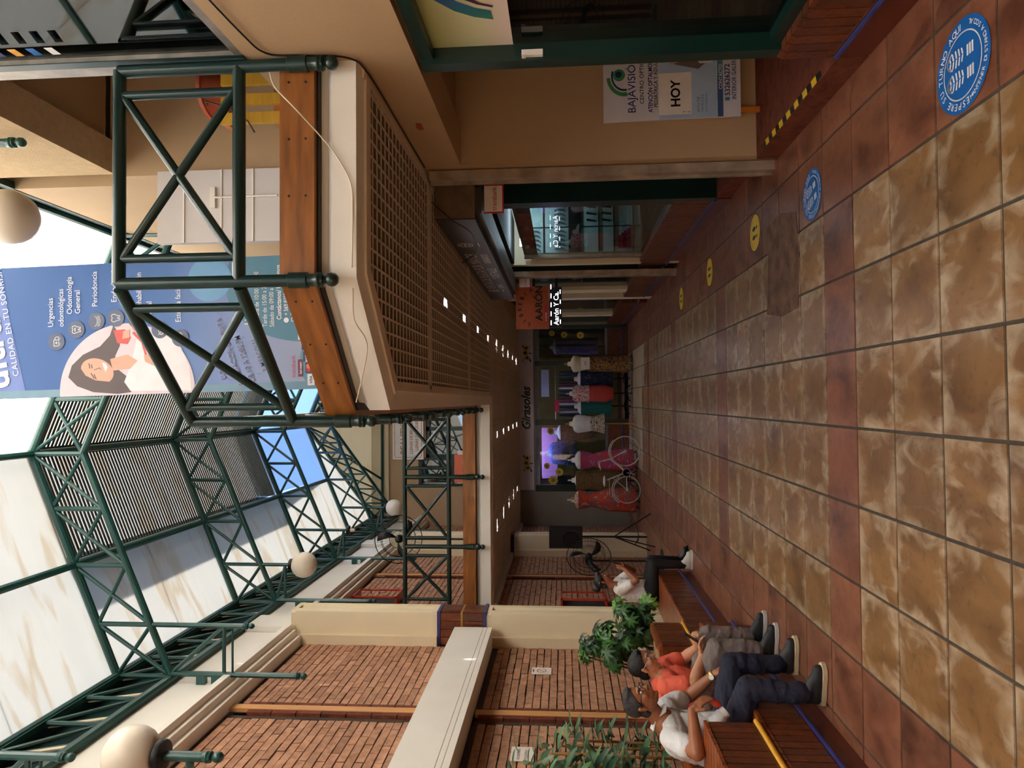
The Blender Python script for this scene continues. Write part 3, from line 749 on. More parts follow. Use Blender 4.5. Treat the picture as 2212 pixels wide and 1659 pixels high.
clip = lambda pts: [(min(max(a, .002), W_-.002), min(max(b, .002), H_-.002)) for a, b in pts]
layer([[(0.003, 2.35), (.055, 2.352), (W_-.003, 2.56), (W_-.003, H_-.003), (.003, H_-.003)]], ink('band_violet', (104, 128, 196)), 'top_band', .0015)
layer([[(.003, .003), (.06, .003), (.06, H_-.003), (.003, H_-.003)]], ink('side_teal', (108, 146, 170)), 'side_band', .002)
layer([clip([(.82+.46*math.cos(a*.1), .12+.62*math.sin(a*.1)) for a in range(63)])], ink('deep_teal', (74, 128, 156)), 'teal_shape', .0024)
layer([clip([(.86+.17*math.cos(a*.1), .86+.17*math.sin(a*.1)) for a in range(63)])], ink('mid_teal', (104, 160, 206)), 'teal_shape', .0027)
layer([clip([(.20+.20*math.cos(a*.1), .02+.15*math.sin(a*.1)) for a in range(63)])], ink('side_teal2', (98, 146, 170)), 'teal_shape', .0026)
# portrait disc
pk = ink('portrait_disc', (214, 196, 206)); hair_i = ink('portrait_hair', (74, 54, 56)); skin_i = ink('portrait_skin', (212, 160, 136)); shirt_i = ink('portrait_shirt', (232, 224, 230)); red_i = ink('portrait_red', (212, 66, 60))
layer([clip([(.03+.52*math.cos(a*.05), 1.53+.54*math.sin(a*.05)) for a in range(126)])], pk, 'portrait_disc', .003)
layer([[(.01,1.60),(.03,1.80),(.08,1.93),(.15,2.00),(.24,1.97),(.32,1.88),(.38,1.74),(.46,1.66),(.54,1.63),(.46,1.58),(.38,1.58),(.30,1.62),(.2,1.6),(.12,1.5),(.06,1.46),(.02,1.50)]], hair_i, 'portrait_hair', .0034)
layer([[(.03,1.50),(.10,1.55),(.22,1.50),(.36,1.46),(.46,1.44),(.50,1.40),(.46,1.22),(.36,1.10),(.2,1.03),(.02,1.02)]], shirt_i, 'portrait_shirt', .0036)
layer([[(.19,1.64),(.28,1.66),(.31,1.52),(.26,1.44),(.2,1.5)]], skin_i, 'portrait_neck', .0038)
layer([[(.19+.095*math.cos(a*.1-.5)*math.cos(-.35)-.135*math.sin(a*.1-.5)*math.sin(-.35), 1.765+.095*math.cos(a*.1-.5)*math.sin(-.35)+.135*math.sin(a*.1-.5)*math.cos(-.35)) for a in range(63)]], skin_i, 'portrait_face', .004)
layer([[(.07,1.72),(.10,1.86),(.17,1.93),(.22,1.90),(.16,1.86),(.12,1.78),(.105,1.66),(.09,1.55),(.06,1.58)]], hair_i, 'portrait_hair', .0044)
mb = MB()
for (a, b, c, d) in ((.135,1.79,.175,1.815), (.215,1.825,.25,1.83), (.13,1.775,.165,1.79), (.215,1.805,.24,1.81)): stroke(mb, F, [(a,b),(c,d)], .008, .0046)
stroke(mb, F, [(.2,1.79),(.215,1.745),(.2,1.735)], .005, .0046)
mb.build('portrait_line', hair_i, bn)
layer([[(.185,1.70),(.255,1.725),(.245,1.695),(.215,1.68)]], i_white, 'portrait_smile', .0048)
layer([[(.40,1.60),(.50,1.63),(.505,1.54),(.44,1.49),(.39,1.52)], [(.49,1.46),(.53,1.49),(.53,1.40),(.48,1.38)]], red_i, 'portrait_model', .0046)
mb = MB(); stroke(mb, F, [(.475,1.47),(.40,1.40),(.26,1.36)], .018, .005); mb.build('portrait_toothbrush', red_i, bn)
layer([[(.25,1.38),(.30,1.39),(.31,1.33),(.27,1.27),(.22,1.24),(.21,1.30)], [(.43,1.56),(.49,1.55),(.50,1.50),(.44,1.50)]], skin_i, 'portrait_hand', .0052)
# icons
ics = [(.43,2.091),(.517,1.928),(.576,1.765),(.594,1.609),(.585,1.449),(.491,1.258),(.422,1.098)]
layer([disc(a, b, .067, 28) for a, b in ics], ink('icon_slate', (72, 84, 118)), 'icon_disc', .0054)
mb = MB()
for k, (a, b) in enumerate(ics):
    if k == 0:
        stroke(mb, F, [(a-.035,b-.02),(a-.035,b+.02),(a+.012,b+.02),(a+.012,b-.02)], .005, .006, True); stroke(mb, F, [(a+.012,b+.012),(a+.03,b+.01),(a+.036,b-.006),(a+.036,b-.02),(a+.012,b-.02)], .005, .006)
        for q in (-.02, .022): stroke(mb, F, disc(a+q, b-.024, .008, 10), .004, .006, True)
        stroke(mb, F, [(a-.02,b),(a,b)], .005, .006); stroke(mb, F, [(a-.01,b-.01),(a-.01,b+.01)], .005, .006)
    elif k in (2, 5):
        stroke(mb, F, disc(a, b+.022, .042, 12, .03, 200, 340), .006, .006); stroke(mb, F, disc(a, b-.002, .042, 12, .03, 200, 340), .006, .006)
        for q in range(-3, 4): stroke(mb, F, [(a+q*.011, b-.008),(a+q*.011, b-.03)], .003, .006)
        if k == 5: stroke(mb, F, disc(a, b-.02, .042, 12, .03, 20, 160), .005, .006)
    elif k == 6:
        stroke(mb, F, disc(a, b, .04, 14, .02), .005, .006, True); stroke(mb, F, [(a-.036,b),(a-.01,b+.006),(a+.01,b+.006),(a+.036,b)], .004, .006); stroke(mb, F, [(a+.02,b-.01),(a-.01,b-.045)], .006, .006)
    else:
        tooth = [(a-.03,b+.012),(a-.026,b+.03),(a-.012,b+.034),(a,b+.026),(a+.012,b+.034),(a+.026,b+.03),(a+.03,b+.012),(a+.02,b-.01),(a+.016,b-.034),(a+.008,b-.034),(a,b-.012),(a-.008,b-.034),(a-.016,b-.034),(a-.02,b-.01)]
        if k == 4:
            for q in (-.024, .0, .024): flat(mb, F, [(x*.45+q+a*.55, y) for x, y in tooth], .006)
        else: stroke(mb, F, tooth, .005, .006, True)
        if k == 1: stroke(mb, F, [(a-.012,b+.01),(a+.012,b+.01)], .008, .006)
mb.build('icon_drawing', i_white, bn)
def line(parent, F, s_, x, y, size, mt, **k): return text(MB(), F, s_, x, y, size, **k).build('lettering', mt, parent)
for s_, x, y, k in (('Urgencias', .543, 2.115, 1), ('odontológicas', .543, 2.030, 1), ('Odontología', .637, 1.96, 1), ('General', .638, 1.895, 1), ('Periodoncia', .687, 1.755, 1), ('Endodoncia', .715, 1.60, 1), ('Rehabilitación', .645, 1.40, 1), ('Oral', .606, 1.32, 1), ('Estética facial', .542, 1.09, 1)):
    line(bn, F, s_, x, y, .062, i_white, lift=.006, sx=.92 if len(s_) < 13 else .84)
line(bn, F, 'CALIDAD EN TU SONRISA', .175, 2.40, .066, i_white, lift=.006, rot=.16, sx=1.02, space=1.1)
line(bn, F, 'ultra', .085, 2.475, .30, i_white, bold=.02, lift=.006, sx=1.0, rot=.15)
line(bn, F, 'Horario', .50, .545, .062, i_white, bold=.02, lift=.006)
for s_, x, y, k, bo in (('Mañana de 10:00 a 13:00', .50, .475, .05, 0), ('Tarde de 15:00 a 20:00', .48, .415, .05, 0), ('Sábado de 09:00 a 14:00', .478, .36, .05, 0), ('Contáctanos/ Ultradmos', .53, .302, .052, .02), ('+ 569 83521612', .56, .25, .046, .01), ('Clinica.UltradDental', .557, .20, .046, 0), ('Clínica.Dental', .557, .152, .046, 0)):
    line(bn, F, s_, x, y, k, i_white, bold=bo, lift=.006, sx=.80)
mb = MB(); flat(mb, F, disc(.525, .265, .02, 14), .0058); stroke(mb, F, [(.515,.202),(.538,.202),(.538,.225),(.515,.225)], .005, .006, True); mb.build('contact_icons', i_white, bn); line(bn, F, 'f', .518, .155, .055, i_white, bold=.02, lift=.006)
for s_, x, y, k in (('LUNES', .10, .74, .055), ('EVALUACIÓN GRATUITA', .05, .60, .060), ('DE 10 A 12:00 PM', .075, .515, .062), ('Y MIÉRCOLES', .15, .42, .055)):
    line(bn, F, s_, x, y, k, i_white, bold=.03, lift=.0056, rot=.33, sx=.8); line(bn, F, s_, x, y, k, i_navy, bold=.008, lift=.0066, rot=.33, sx=.8)
for nm, x, y, wd, bgc, fgc, s_ in (('visa', .07, .085, .085, i_white, i_navy, 'VISA'), ('mc', .16, .10, .08, i_navy, None, ''), ('mag', .245, .115, .08, ink('card_plum', (64, 52, 84)), i_white, 'MAGNA'), ('amex', .33, .125, .07, i_navy, i_white, 'AMEX'), ('din', .41, .15, .075, i_white, i_black, 'D'), ('red', .16, .165, .13, ink('card_wine', (120, 30, 60)), i_white, 'Red compra')):
    hh = .052 if nm != 'red' else .035
    mb = MB(); flat(mb, F, [(x-wd/2, y-hh/2), (x+wd/2, y-hh/2), (x+wd/2, y+hh/2), (x-wd/2, y+hh/2)], .006); mb.build('card_logo', bgc, bn)
    if s_:
        mb = MB(); text(mb, F, s_, x, y-.011, .03 if len(s_) < 6 else .024, .02, 'CENTER', lift=.0075, sx=.75 if len(s_) > 4 else 1); mb.build('card_mark', fgc, bn)
    else:
        mb = MB(); flat(mb, F, disc(x-.012, y, .02, 16), .0072); mb.build('card_mark', ink('card_red', (200, 40, 50)), bn); mb = MB(); flat(mb, F, disc(x+.012, y, .02, 16), .0076); mb.build('card_mark', ink('card_orange', (232, 120, 60)), bn)
mb = MB(); text(mb, F, 'transbank.', .09, .205, .042, 0, lift=.006); mb.build('lettering', i_red, bn)

# white projecting panel on the upper right wall
t = thing('blank_sign', (1.5, 5.15, 3.75), 'blank white projecting sign panel on the upper gallery wall', 'sign')
MB().box(1.24, 1.80, 5.14, 5.20, 3.72, 4.72).build('panel', mat('white_panel', (214, 208, 206), .5, 0, .04, 3), t)
for z in (3.95, 4.2, 4.5): MB().box(1.24, 1.80, 5.132, 5.142, z, z+.012).build('seam', m_white, t)
MB().box(1.50, 1.66, 5.12, 5.14, 4.25, 4.29).tube((1.58, 5.12, 4.27), (1.58, 5.11, 3.75), .008, 6).build('bracket', m_white, t)

# plant pot on a yellow slatted shelf, upper gallery
t = thing('plant_shelf', (2.03, 4.4, 2.98), 'yellow slatted wooden plant shelf behind the balcony railing', 'shelf')
m_ys = mat('yellow_wood', (196, 150, 40), .6, 0, .12, 6, stretch=(1, 1, 8)); m_os = mat('orange_wood', (184, 110, 58), .6, 0, .12, 5)
for x in (1.83, 1.95, 2.08, 2.2): MB().box(x-.035, x+.035, 4.28, 4.31, 2.98, 3.78).build('slat', m_ys, t)
for z in (3.1, 3.42, 3.76): MB().box(1.80, 2.26, 4.31, 4.52, z-.02, z+.02).build('shelf_board', m_os, t)
pt = thing('plant_pot', (2.06, 4.42, 3.785), 'round terracotta pot on top of the yellow shelf', 'pot')
MB().lathe([(.0, 0), (.09, 0), (.12, .04), (.15, .12), (.165, .125), (.165, .15), (.14, .15), (.13, .13), (0, .12)], (2.06, 4.42, 3.785), 24).build('pot_body', mat('terracotta', (168, 82, 54), .7, 0, .12, 10), pt, 40)
MB().path([(1.96, 4.38, 3.92), (1.93, 4.25, 3.86), (1.88, 4.24, 3.70), (1.84, 4.24, 3.66), (1.79, 4.24, 3.58), (1.72, 4.25, 3.54)], .006, 5).build('vine', mat('dry_vine', (66, 48, 40), .8), pt)

# ================================================================ WALL CABLES
def cable(name, pts, r, mt, label): return tag(MB().path(pts, r, 5).build(name, mt, None, 60), label, 'cable')
def smooth_pts(p, k=6):
    out = []; p = [Vector(q) for q in p]
    for i in range(len(p)-1):
        a, b, c, d = p[max(i-1, 0)], p[i], p[i+1], p[min(i+2, len(p)-1)]
        for j in range(k):
            t_ = j/k; out.append(.5*((2*b) + (-a+c)*t_ + (2*a-5*b+4*c-d)*t_*t_ + (-a+3*b-3*c+d)*t_**3))
    return out + [p[-1]]
cable('cable', smooth_pts([(1.790, 2.6, 3.16), (1.79, 3.2, 3.14), (1.79, 3.42, 3.1), (1.79, 3.46, 2.92), (1.788, 3.5, 2.7), (1.784, 3.68, 2.640), (1.784, 4.4, 2.636), (1.784, 5.2, 2.636)]), .005, m_cableb, 'black cable clipped along the beige wall over the shop')
cable('cable', smooth_pts([(1.70, 3.44, 3.09), (1.62, 3.435, 3.06), (1.50, 3.43, 2.95), (1.40, 3.52, 2.86), (1.30, 3.535, 2.78), (1.15, 3.54, 2.70), (1.0, 3.545, 2.69), (.7, 3.53, 2.69)]), .004, m_cable, 'thin pale cable sagging over the front white fascia')
cable('cable', smooth_pts([(.6, 3.58, 2.70), (.45, 3.70, 2.73), (.33, 3.84, 2.70), (.15, 4.02, 2.78), (.0, 4.16, 2.86)]), .004, m_cable, 'thin pale cable looping over the slanted white fascia')
cable('cable', smooth_pts([(1.62, 5.55, 2.65), (1.56, 5.6, 2.58), (1.48, 5.63, 2.48), (1.46, 6.0, 2.38), (1.47, 6.8, 2.45), (1.45, 7.2, 2.64)]), .005, m_cableb, 'black cable hanging in front of the dark shop sign box')
# ================================================================ RIGHT HAND SHOPS
def line(parent, F, s_, x, y, size, mt, **k): return text(MB(), F, s_, x, y, size, **k).build('lettering', mt, parent)
sb = B(-.012, .012, -.034, .034, -.5, .5).mesh('brick', m_bench)
def plinth(name, x, y0, y1, z0, z1, depth, ends=True):
    t = thing(name, (x, (y0+y1)/2, 0), kind=ST)
    B(x+.008, x+depth, y0+.008, y1, 0, z1-.01).build('core', m_bmort, t)
    k = int((y1-y0)/.076); s_ = (y1-y0)/k
    for i in range(k): piece('brick', sb, (x+.005, y0+(i+.5)*s_, (z0+.02+z1)/2), t, (1, (s_-.009)/.068, z1-z0-.035))
    eb = B(-.034, .034, -.012, .012, -.5, .5).mesh('brick', m_bench)
    for i in range(int(depth/.076)): piece('brick', eb, (x+.045+i*.076, y0+.003, (z0+.02+z1)/2), t, (1, 1, z1-z0-.035))
    tb = B(-depth/2, depth/2, -.034, .034, -.012, .012).mesh('top_brick', m_bench)
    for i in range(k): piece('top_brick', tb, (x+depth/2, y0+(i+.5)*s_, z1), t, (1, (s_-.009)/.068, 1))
    MB().tube((x-.004, y0, z0), (x-.004, y1, z0), .016, 8).build('blue_trim', m_blue, t, 40)
    MB().box(x+.002, x+depth, y0+.004, y1, 0, z0-.012).build('kickboard', m_kick, t)
    return t
plinth('shop_plinth', 1.775, .8, 3.68, .17, .46, .2)
# first shop window
t = struct('window_3', MB().box(1.875, 1.88, -2, 3.66, .5, 2.28), m_glass)
MB().box(1.80, 1.93, 3.60, 3.72, .46, 2.34).box(1.785, 1.80, 3.60, 3.66, .46, 2.34).build('window_frame', m_greendk, t)
MB().box(1.81, 1.92, -2, 3.60, 2.27, 2.34).build('window_frame', m_greendk, t); MB().box(1.82, 1.92, -2, 3.60, .465, .53).build('window_frame', m_greendk, t)
struct('wall_right', MB().box(2.9, 3.0, -2, 3.72, 0, 2.4).box(1.9, 3.0, 3.66, 3.72, 0, 2.4).box(1.95, 3.0, -2, 3.7, 2.34, 2.40), m_dark)
struct('floor', B(1.95, 3.0, -2, 3.7, .0, .3), m_dark)
t = thing('window_sign', (1.86, 3.2, 1.83), 'white sign with blue and green arc stuck in the near shop window', 'sign')
F = frame((1.872, 3.60, 1.845), (0, -1, 0), (0, 0, 1))
def signgrad():
    mt, tt_, b, o = newmat('window_sign_print'); sp = N(tt_, 'SeparateXYZ'); tt_.links.new(N(tt_, 'NewGeometry').outputs['Position'], sp.inputs[0])
    mr = N(tt_, 'MapRange'); mr.inputs[1].default_value = 1.85; mr.inputs[2].default_value = 2.27; tt_.links.new(sp.outputs[2], mr.inputs[0])
    tt_.links.new(ramp(tt_, mr.outputs[0], [(0, (236, 216, 208)), (.35, (214, 210, 170)), (1, (176, 182, 120))]), b.inputs['Base Color']); b.inputs['Roughness'].default_value = .2; return mt
MB().prism([(0,0),(1.4,0),(1.4,.43),(0,.43)], F, -.004, 0).build('panel', signgrad(), t)
def arcgrad():
    mt, tt_, b, o = newmat('arc_print'); sp = N(tt_, 'SeparateXYZ'); tt_.links.new(N(tt_, 'NewGeometry').outputs['Position'], sp.inputs[0])
    mr = N(tt_, 'MapRange'); mr.inputs[1].default_value = 3.12; mr.inputs[2].default_value = 3.42; tt_.links.new(sp.outputs[1], mr.inputs[0])
    tt_.links.new(ramp(tt_, mr.outputs[0], [(0, (36, 70, 150)), (.5, (40, 110, 120)), (1, (66, 156, 96))]), b.inputs['Base Color']); return mt
outer = [(.25,.08),(.28,.17),(.34,.26),(.45,.35),(.60,.40)]; inner = [(.33,.085),(.36,.16),(.42,.24),(.50,.29),(.64,.33)]
mb = MB()
for i in range(4): flat(mb, F, [outer[i], outer[i+1], inner[i+1], inner[i]][::-1], .002)
mb.build('arc', arcgrad(), t)
mb = MB(); inner2 = [(.355,.075),(.385,.145),(.44,.215),(.52,.265),(.65,.30)]; in3 = [(.37,.07),(.40,.13),(.46,.19),(.54,.235),(.66,.265)]
for i in range(4): flat(mb, F, [inner2[i], inner2[i+1], in3[i+1], in3[i]][::-1], .002)
mb.build('arc', ink('arc_plum', (78, 34, 66)), t)
tag(MB().box(1.80, 1.83, 3.575, 3.60, 1.69, 1.80).box(1.795, 1.80, 3.56, 3.615, 1.78, 1.80).build('door_hook', i_cream, None), 'small white plastic hook on the green window post', 'hook')
t = thing('display_rack', (2.25, 3.1, .3), 'dark display rack with a thin brass rail inside the near shop', 'rack')
MB().box(2.22, 2.26, 2.2, 3.5, .3, 2.2).build('panel', mat('rack_panel', (46, 40, 56), .6), t); MB().tube((2.2, 3.18, .45), (2.2, 3.18, 1.75), .008, 6).build('rail', i_gold, t)
for z in (.8, 1.2, 1.6): MB().box(2.08, 2.22, 2.3, 3.45, z, z+.02).build('shelf', m_dark, t)
# upper gallery glass front
t = struct('window_4', MB().bar((1.85, 3.48, 4.25), (2.35, 1.2, 4.25), .01, 1.95), m_glassup)
MB().box(1.80, 1.90, 3.48, 3.60, 3.235, 5.12).box(1.80, 1.86, -4, 3.48, 3.235, 3.28).build('window_frame', m_steel, t)
MB().box(1.795, 1.80, 3.44, 3.50, 3.235, 5.12).build('window_frame', m_greendk, t)
struct('wall_right', MB().box(2.7, 2.75, -4, 3.5, 3.3, 5.2).box(1.86, 2.7, 3.55, 3.6, 3.3, 5.2), m_dark)
t = thing('window_sticker', (1.83, 3.4, 4.3), 'strip of payment card stickers on the upper shop glass', 'sticker')
F = frame((1.826, 3.42, 4.05), (0, -1, 0), (0, 0, 1))
for i, (c, s_) in enumerate(((i_navy, 'VISA'), (ink('sticker_amber', (226, 160, 40)), ''), (i_blue, ''), (i_white, 'D'))):
    mb = MB(); flat(mb, F, [(.02, .44-i*.1), (.09, .44-i*.1), (.09, .485-i*.1), (.02, .485-i*.1)], .002); mb.build('card_logo', c, t)
# entrance board
t = thing('sign_board', (2.35, 5.1, .155), 'white eye clinic sign board leaning in the shop recess', 'sign')
F = frame((2.06, 5.115, .29), (1, 0, 0), (0, .03, 1))
MB().prism([(0,0),(.64,0),(.64,.99),(0,.99)], F, -.02, 0).build('panel', ink('board_white', (218, 216, 226)), t)
for x in (.03, .6): MB().prism([(x,-.135),(x+.035,-.135),(x+.035,.0),(x,.0)], F, -.03, -.005).build('leg', mat('orange_leg', (206, 120, 40), .5), t)
def lay(pts, mt, nm='print', lift=.002): return flat(MB(), F, pts, lift).build(nm, mt, t)
lay([(.0,.17),(.64,.17),(.64,.585),(.0,.585)], ink('board_blue', (176, 198, 226)))
lay([(0,.125),(.64,.125),(.64,.165),(0,.165)], ink('band_navy', (60, 86, 136)), 'print', .003); lay([(.30,.125),(.64,.125),(.64,.165),(.30,.165)], i_teal, 'print', .0035)
lay([(.03,.35),(.34,.35),(.34,.585),(.03,.585)], i_cream, 'paper_note', .004)
lay([(.36,.30),(.40,.25),(.47,.28),(.56,.22),(.62,.2),(.62,.56),(.44,.56),(.40,.46)], ink('photo_grey', (118, 104, 100)), 'print', .003)
lay([(.40,.50),(.47,.54),(.60,.53),(.60,.38),(.50,.34),(.43,.40)], ink('photo_skin', (196, 164, 148)), 'print', .004)
lay([(.40,.29),(.47,.34),(.52,.26),(.46,.18),(.40,.2)], ink('photo_white', (226, 220, 224)), 'print', .0045)
for (r0, r1, mt, a0, a1) in ((.155, .125, i_green, 95, 190), (.115, .10, i_navy, 70, 190)):
    po = disc(.34, .835, r0, 20, r0*.85, a0, a1); pi_ = disc(.34, .835, r1, 20, r1*.85, a0, a1); mb = MB()
    for i in range(20): flat(mb, F, [po[i], po[i+1], pi_[i+1], pi_[i]], .003)
    mb.build('logo_arc', mt, t)
lay(disc(.345, .875, .045, 24), i_green, 'logo_eye', .0034); lay(disc(.35, .878, .024, 20), i_navy, 'logo_eye', .004)
for s_, x, y, k, bo, mt, sx in (('BAJAVISIÓN', .055, .755, .082, .0, i_navy, .98), ('CENTRO ÓPTICO', .12, .695, .042, 0, i_black, 1.05), ('ATENCIÓN OFTALMOLÓGICA', .055, .632, .044, .02, i_navy, .82), ('PEDIÁTRICA Y ADULTO', .09, .594, .042, .005, i_black, .86), ('HOY', .085, .435, .092, .03, i_black, 1.0),
                          ('CONTACTO', .20, .130, .036, .01, i_white, .9), ('532626272', .15, .078, .052, .02, i_navy, 1), ('INTERIOR GALERÍA', .12, .032, .044, .005, i_navy, .86)):
    line(t, F, s_, x, y, k, mt, bold=bo, sx=sx, lift=.0055)
for i, s_ in enumerate(('T', 'E', 'O F C L T B', 'T E P O L F D Z', 'L P C T Z B D F E O')):
    line(t, F, s_, .04, .35-i*.028 if i > 1 else .39-i*.03, .03-i*.003, i_black, lift=.0055, sx=.9)
flat(MB(), F, [(.115,.078),(.14,.078),(.14,.112),(.115,.112)], .005).build('phone_logo', i_teal, t)

# second shop
plinth('shop_plinth', 1.885, 6.64, 9.76, .15, .52, .12)
struct('floor', B(1.90, 2.7, 5.46, 6.64, 0, .15), m_brickdk)
t = struct('door_1', MB().box(2.20, 2.25, 5.46, 6.64, .15, 2.3), m_greendk)
MB().box(2.19, 2.2, 5.6, 6.5, .5, 2.1).build('panel', mat('door_glass_dark', (16, 26, 26), .15), t)
struct('wall_right', MB().box(1.88, 2.2, 6.56, 6.74, .15, 2.3), m_greendk)
struct('wall_right', MB().box(1.9, 2.9, 9.60, 9.78, 0, 2.6).box(1.88, 1.95, 9.56, 9.66, .0, 2.3), m_cream)
struct('trim_4', MB().box(1.93, 2.0, 9.3, 9.42, .5, 2.1), m_steel)
t = struct('window_5', MB().box(1.955, 1.96, 6.74, 9.42, .52, 2.06), m_glass)
struct('wall_right', MB().box(2.70, 2.8, 5.46, 9.6, 0, 2.6).box(1.9, 2.5, 5.46, 9.6, 2.25, 2.3), m_dark)
m_disp = ink('display_back', (206, 230, 232)); m_blade2 = mat('knife_steel', (120, 132, 142), .3, .5, .15, 12)
dc = thing('display_case', (2.2, 9.2, .52), 'lit display case with shelves in the dark shop window', 'display case')
MB().box(1.98, 2.66, 9.28, 9.30, .55, 2.06).build('back_panel', m_disp, dc)
for z in (.645, .90, 1.10, 1.34, 1.495, 1.835): MB().box(1.98, 2.66, 9.262, 9.28, z-.007, z+.007).build('shelf', m_black, dc)
MB().box(2.31, 2.324, 9.262, 9.28, .55, 2.06).build('divider', m_black, dc); MB().box(1.98, 2.66, 9.265, 9.28, 1.345, 1.49).build('dark_band', m_black, dc)
MB().box(1.99, 2.6, 8.86, 8.90, 2.10, 2.13).build('light_strip', glow('case_light', (214, 240, 255), 11), dc)
MB().box(1.965, 1.975, 6.76, 9.3, 1.92, 2.10).build('pelmet', mat('pelmet_dark', (40, 30, 32), .5), dc)
Fp = frame((1.962, 9.25, 1.9), (0, -1, 0), (0, 0, 1)); mb = MB(); stroke(mb, Fp, disc(.9, .1, .055, 18, .06), .016, .004, True); mb.build('gold_ring', i_gold, dc)
line(dc, Fp, 'Joyas', 1.3, .07, .09, i_grey, lift=.004)
nth_ = ['first', 'second', 'third', 'fourth', 'fifth', 'sixth']
for row, (z, x0) in enumerate(((1.87, 2.02), (1.53, 2.02), (1.53, 2.36))):
    for i in range(5):
        x = x0+i*.058; k = MB(); k.path([(x, 9.25, z+.16), (x+.012, 9.245, z+.10), (x+.004, 9.25, z+.04), (x-.02, 9.255, z+.005)], [.010, .017, .013, .004], 6)
        tag(k.build('curved_knife', m_blade2, None, 40), '%s curved blade from the glass in the %s row of the display case' % (nth_[i], ('top', 'second', 'inner')[row]), 'knife', 'curved knives in the display case')
for i in range(6):
    x, z = 2.38+(i % 3)*.09, .94+(i//3)*.2
    tag(MB().cap((x, 9.235, z), .011, (x+.02, 9.24, z+.11), .016, 8).build('display_comb', m_iron, None, 40), '%s dark comb on the %s white shelf of the display case' % (nth_[i % 3], ('lower', 'upper')[i//3]), 'comb', 'combs in the display case')
for i in range(5):
    z = .656+.04*i
    tag(MB().box(2.01, 2.29-i*.03, 9.17, 9.255, z, z+.034).build('jewel_box', i_red, None), 'red flat box, %s from the bottom of its stack in the display case' % nth_[i], 'box', 'red boxes in the display case')
# sign box over the second shop
t = thing('sign_box', (1.66, 8, 2.31), 'long dark box sign with white lettering above the second shop', 'sign')
m_sbx = mat('sign_black', (58, 58, 66), .4, 0, .12, 3)
MB().box(1.50, 1.78, 5.66, 10.2, 2.31, 2.64).build('box', m_sbx, t)
MB().box(1.51, 1.78, 5.648, 5.66, 2.31, 2.64).build('end_plate', mat('dirty_plate', (120, 98, 76), .7, 0, .2, 8), t)
MB().box(1.56, 1.78, 5.7, 10.1, 2.26, 2.31).build('shutter_housing', mat('housing', (70, 64, 56), .5), t)
F = frame((1.498, 10.2, 2.31), (0, -1, 0), (0, 0, 1))
line(t, F, 'VENTAS DE PLATA POR MAYOR', 1.0, .16, .17, i_cream, sx=.92); line(t, F, 'Y DETALLE', 1.75, .035, .14, i_cream, sx=1.0); line(t, F, 'JOYAS', 1.05, .05, .10, i_cream); line(t, F, 'GRABADOS', 2.72, .05, .10, i_cream, sx=.9)
for xx in (.85, 3.62):
    mb = MB(); stroke(mb, F, disc(xx, .21, .09, 24, .07), .012, .003, True); stroke(mb, F, disc(xx, .21, .05, 16, .045), .016, .003, True); stroke(mb, F, [(xx-.06,.21),(xx+.06,.21)], .02, .003); stroke(mb, F, [(xx-.08,.08),(xx+.08,.08)], .01, .003); mb.build('ornament', i_cream, t)
# hanging card payment signs
for (x0, x1, y, z0, z1, lb) in ((1.56, 1.80, 5.71, 2.075, 2.240, 'hanging white and red payment sign below the near end of the box sign'), (1.64, 1.83, 10.05, 2.05, 2.22, 'hanging white and red payment sign beside the orange bookshop sign')):
    t = thing('payment_sign', ((x0+x1)/2, y, z0), lb, 'sign', 'hanging payment signs')
    MB().box(x0, x1, y, y+.012, z0, z1).build('border', i_red, t); MB().box(x0+.012, x1-.012, y-.003, y, z0+.012, z1-.004).build('face', i_cream, t)
    line(t, frame((x0, y-.004, z0), (1,0,0), (0,0,1)), 'transbank.', .02, (z1-z0)*.36, .058*(x1-x0)/.24, i_red, lift=.002, sx=.86)
    for xx in (x0+.03, x1-.03): MB().tube((xx, y+.006, z1), (xx, y+.006, 2.262 if y < 6 else 2.312), .003, 5).build('hook', m_iron, t)
# bookshop signs
bsg = t = thing('sign_board', (1.40, 10.42, 1.79), 'orange brown bookshop sign with black lettering projecting from the wall', 'sign')
MB().box(1.08, 1.72, 10.42, 10.46, 1.793, 2.29).build('panel', mat('sign_orange', (178, 84, 42), .6, 0, .06, 4), t)
F = frame((1.08, 10.419, 1.793), (1,0,0), (0,0,1))
for i, ch in enumerate('LIBRERIA'):
    a = math.radians(150-i*17); line(t, F, ch, .335+.27*math.cos(a)-.02, .14+.27*math.sin(a), .085, i_black, bold=.02, rot=a-math.pi/2, lift=.003)
line(t, F, 'AARÓN', .12, .10, .15, i_black, bold=.02, lift=.003, sx=1.0)
mb = MB(); flat(mb, F, [(.1,.03),(.36,.03),(.36,.065),(.1,.065)], .003); mb.build('red_strip', i_red, t); line(t, F, '53 2630000', .11, .036, .028, i_white, lift=.005)
t = thing('led_sign', (1.4, 10.42, 1.61), 'black scrolling display with bright white letters under the bookshop sign', 'sign')
MB().box(1.10, 1.70, 10.40, 10.46, 1.60, 1.785).build('casing', m_black, t); MB().box(1.70, 1.845, 10.42, 10.45, 1.66, 1.70).build('bracket', m_iron, t)
F = frame((1.10, 10.399, 1.60), (1,0,0), (0,0,1)); m_px = glow('led_pixels', (236, 238, 255), 1.1)
line(t, F, 'Aarón Y Ca.', .03, .05, .105, m_px, bold=.0, lift=.003, sx=.95)
for i in range(5): flat(MB(), F, [(.03+i*.135, .155), (.10+i*.135, .155), (.10+i*.135, .168), (.03+i*.135, .168)], .003).build('dash', m_px, t)
for i in range(4): flat(MB(), F, [(.05+i*.15, .018), (.11+i*.15, .018), (.11+i*.15, .03), (.05+i*.15, .03)], .003).build('dash', m_px, t)
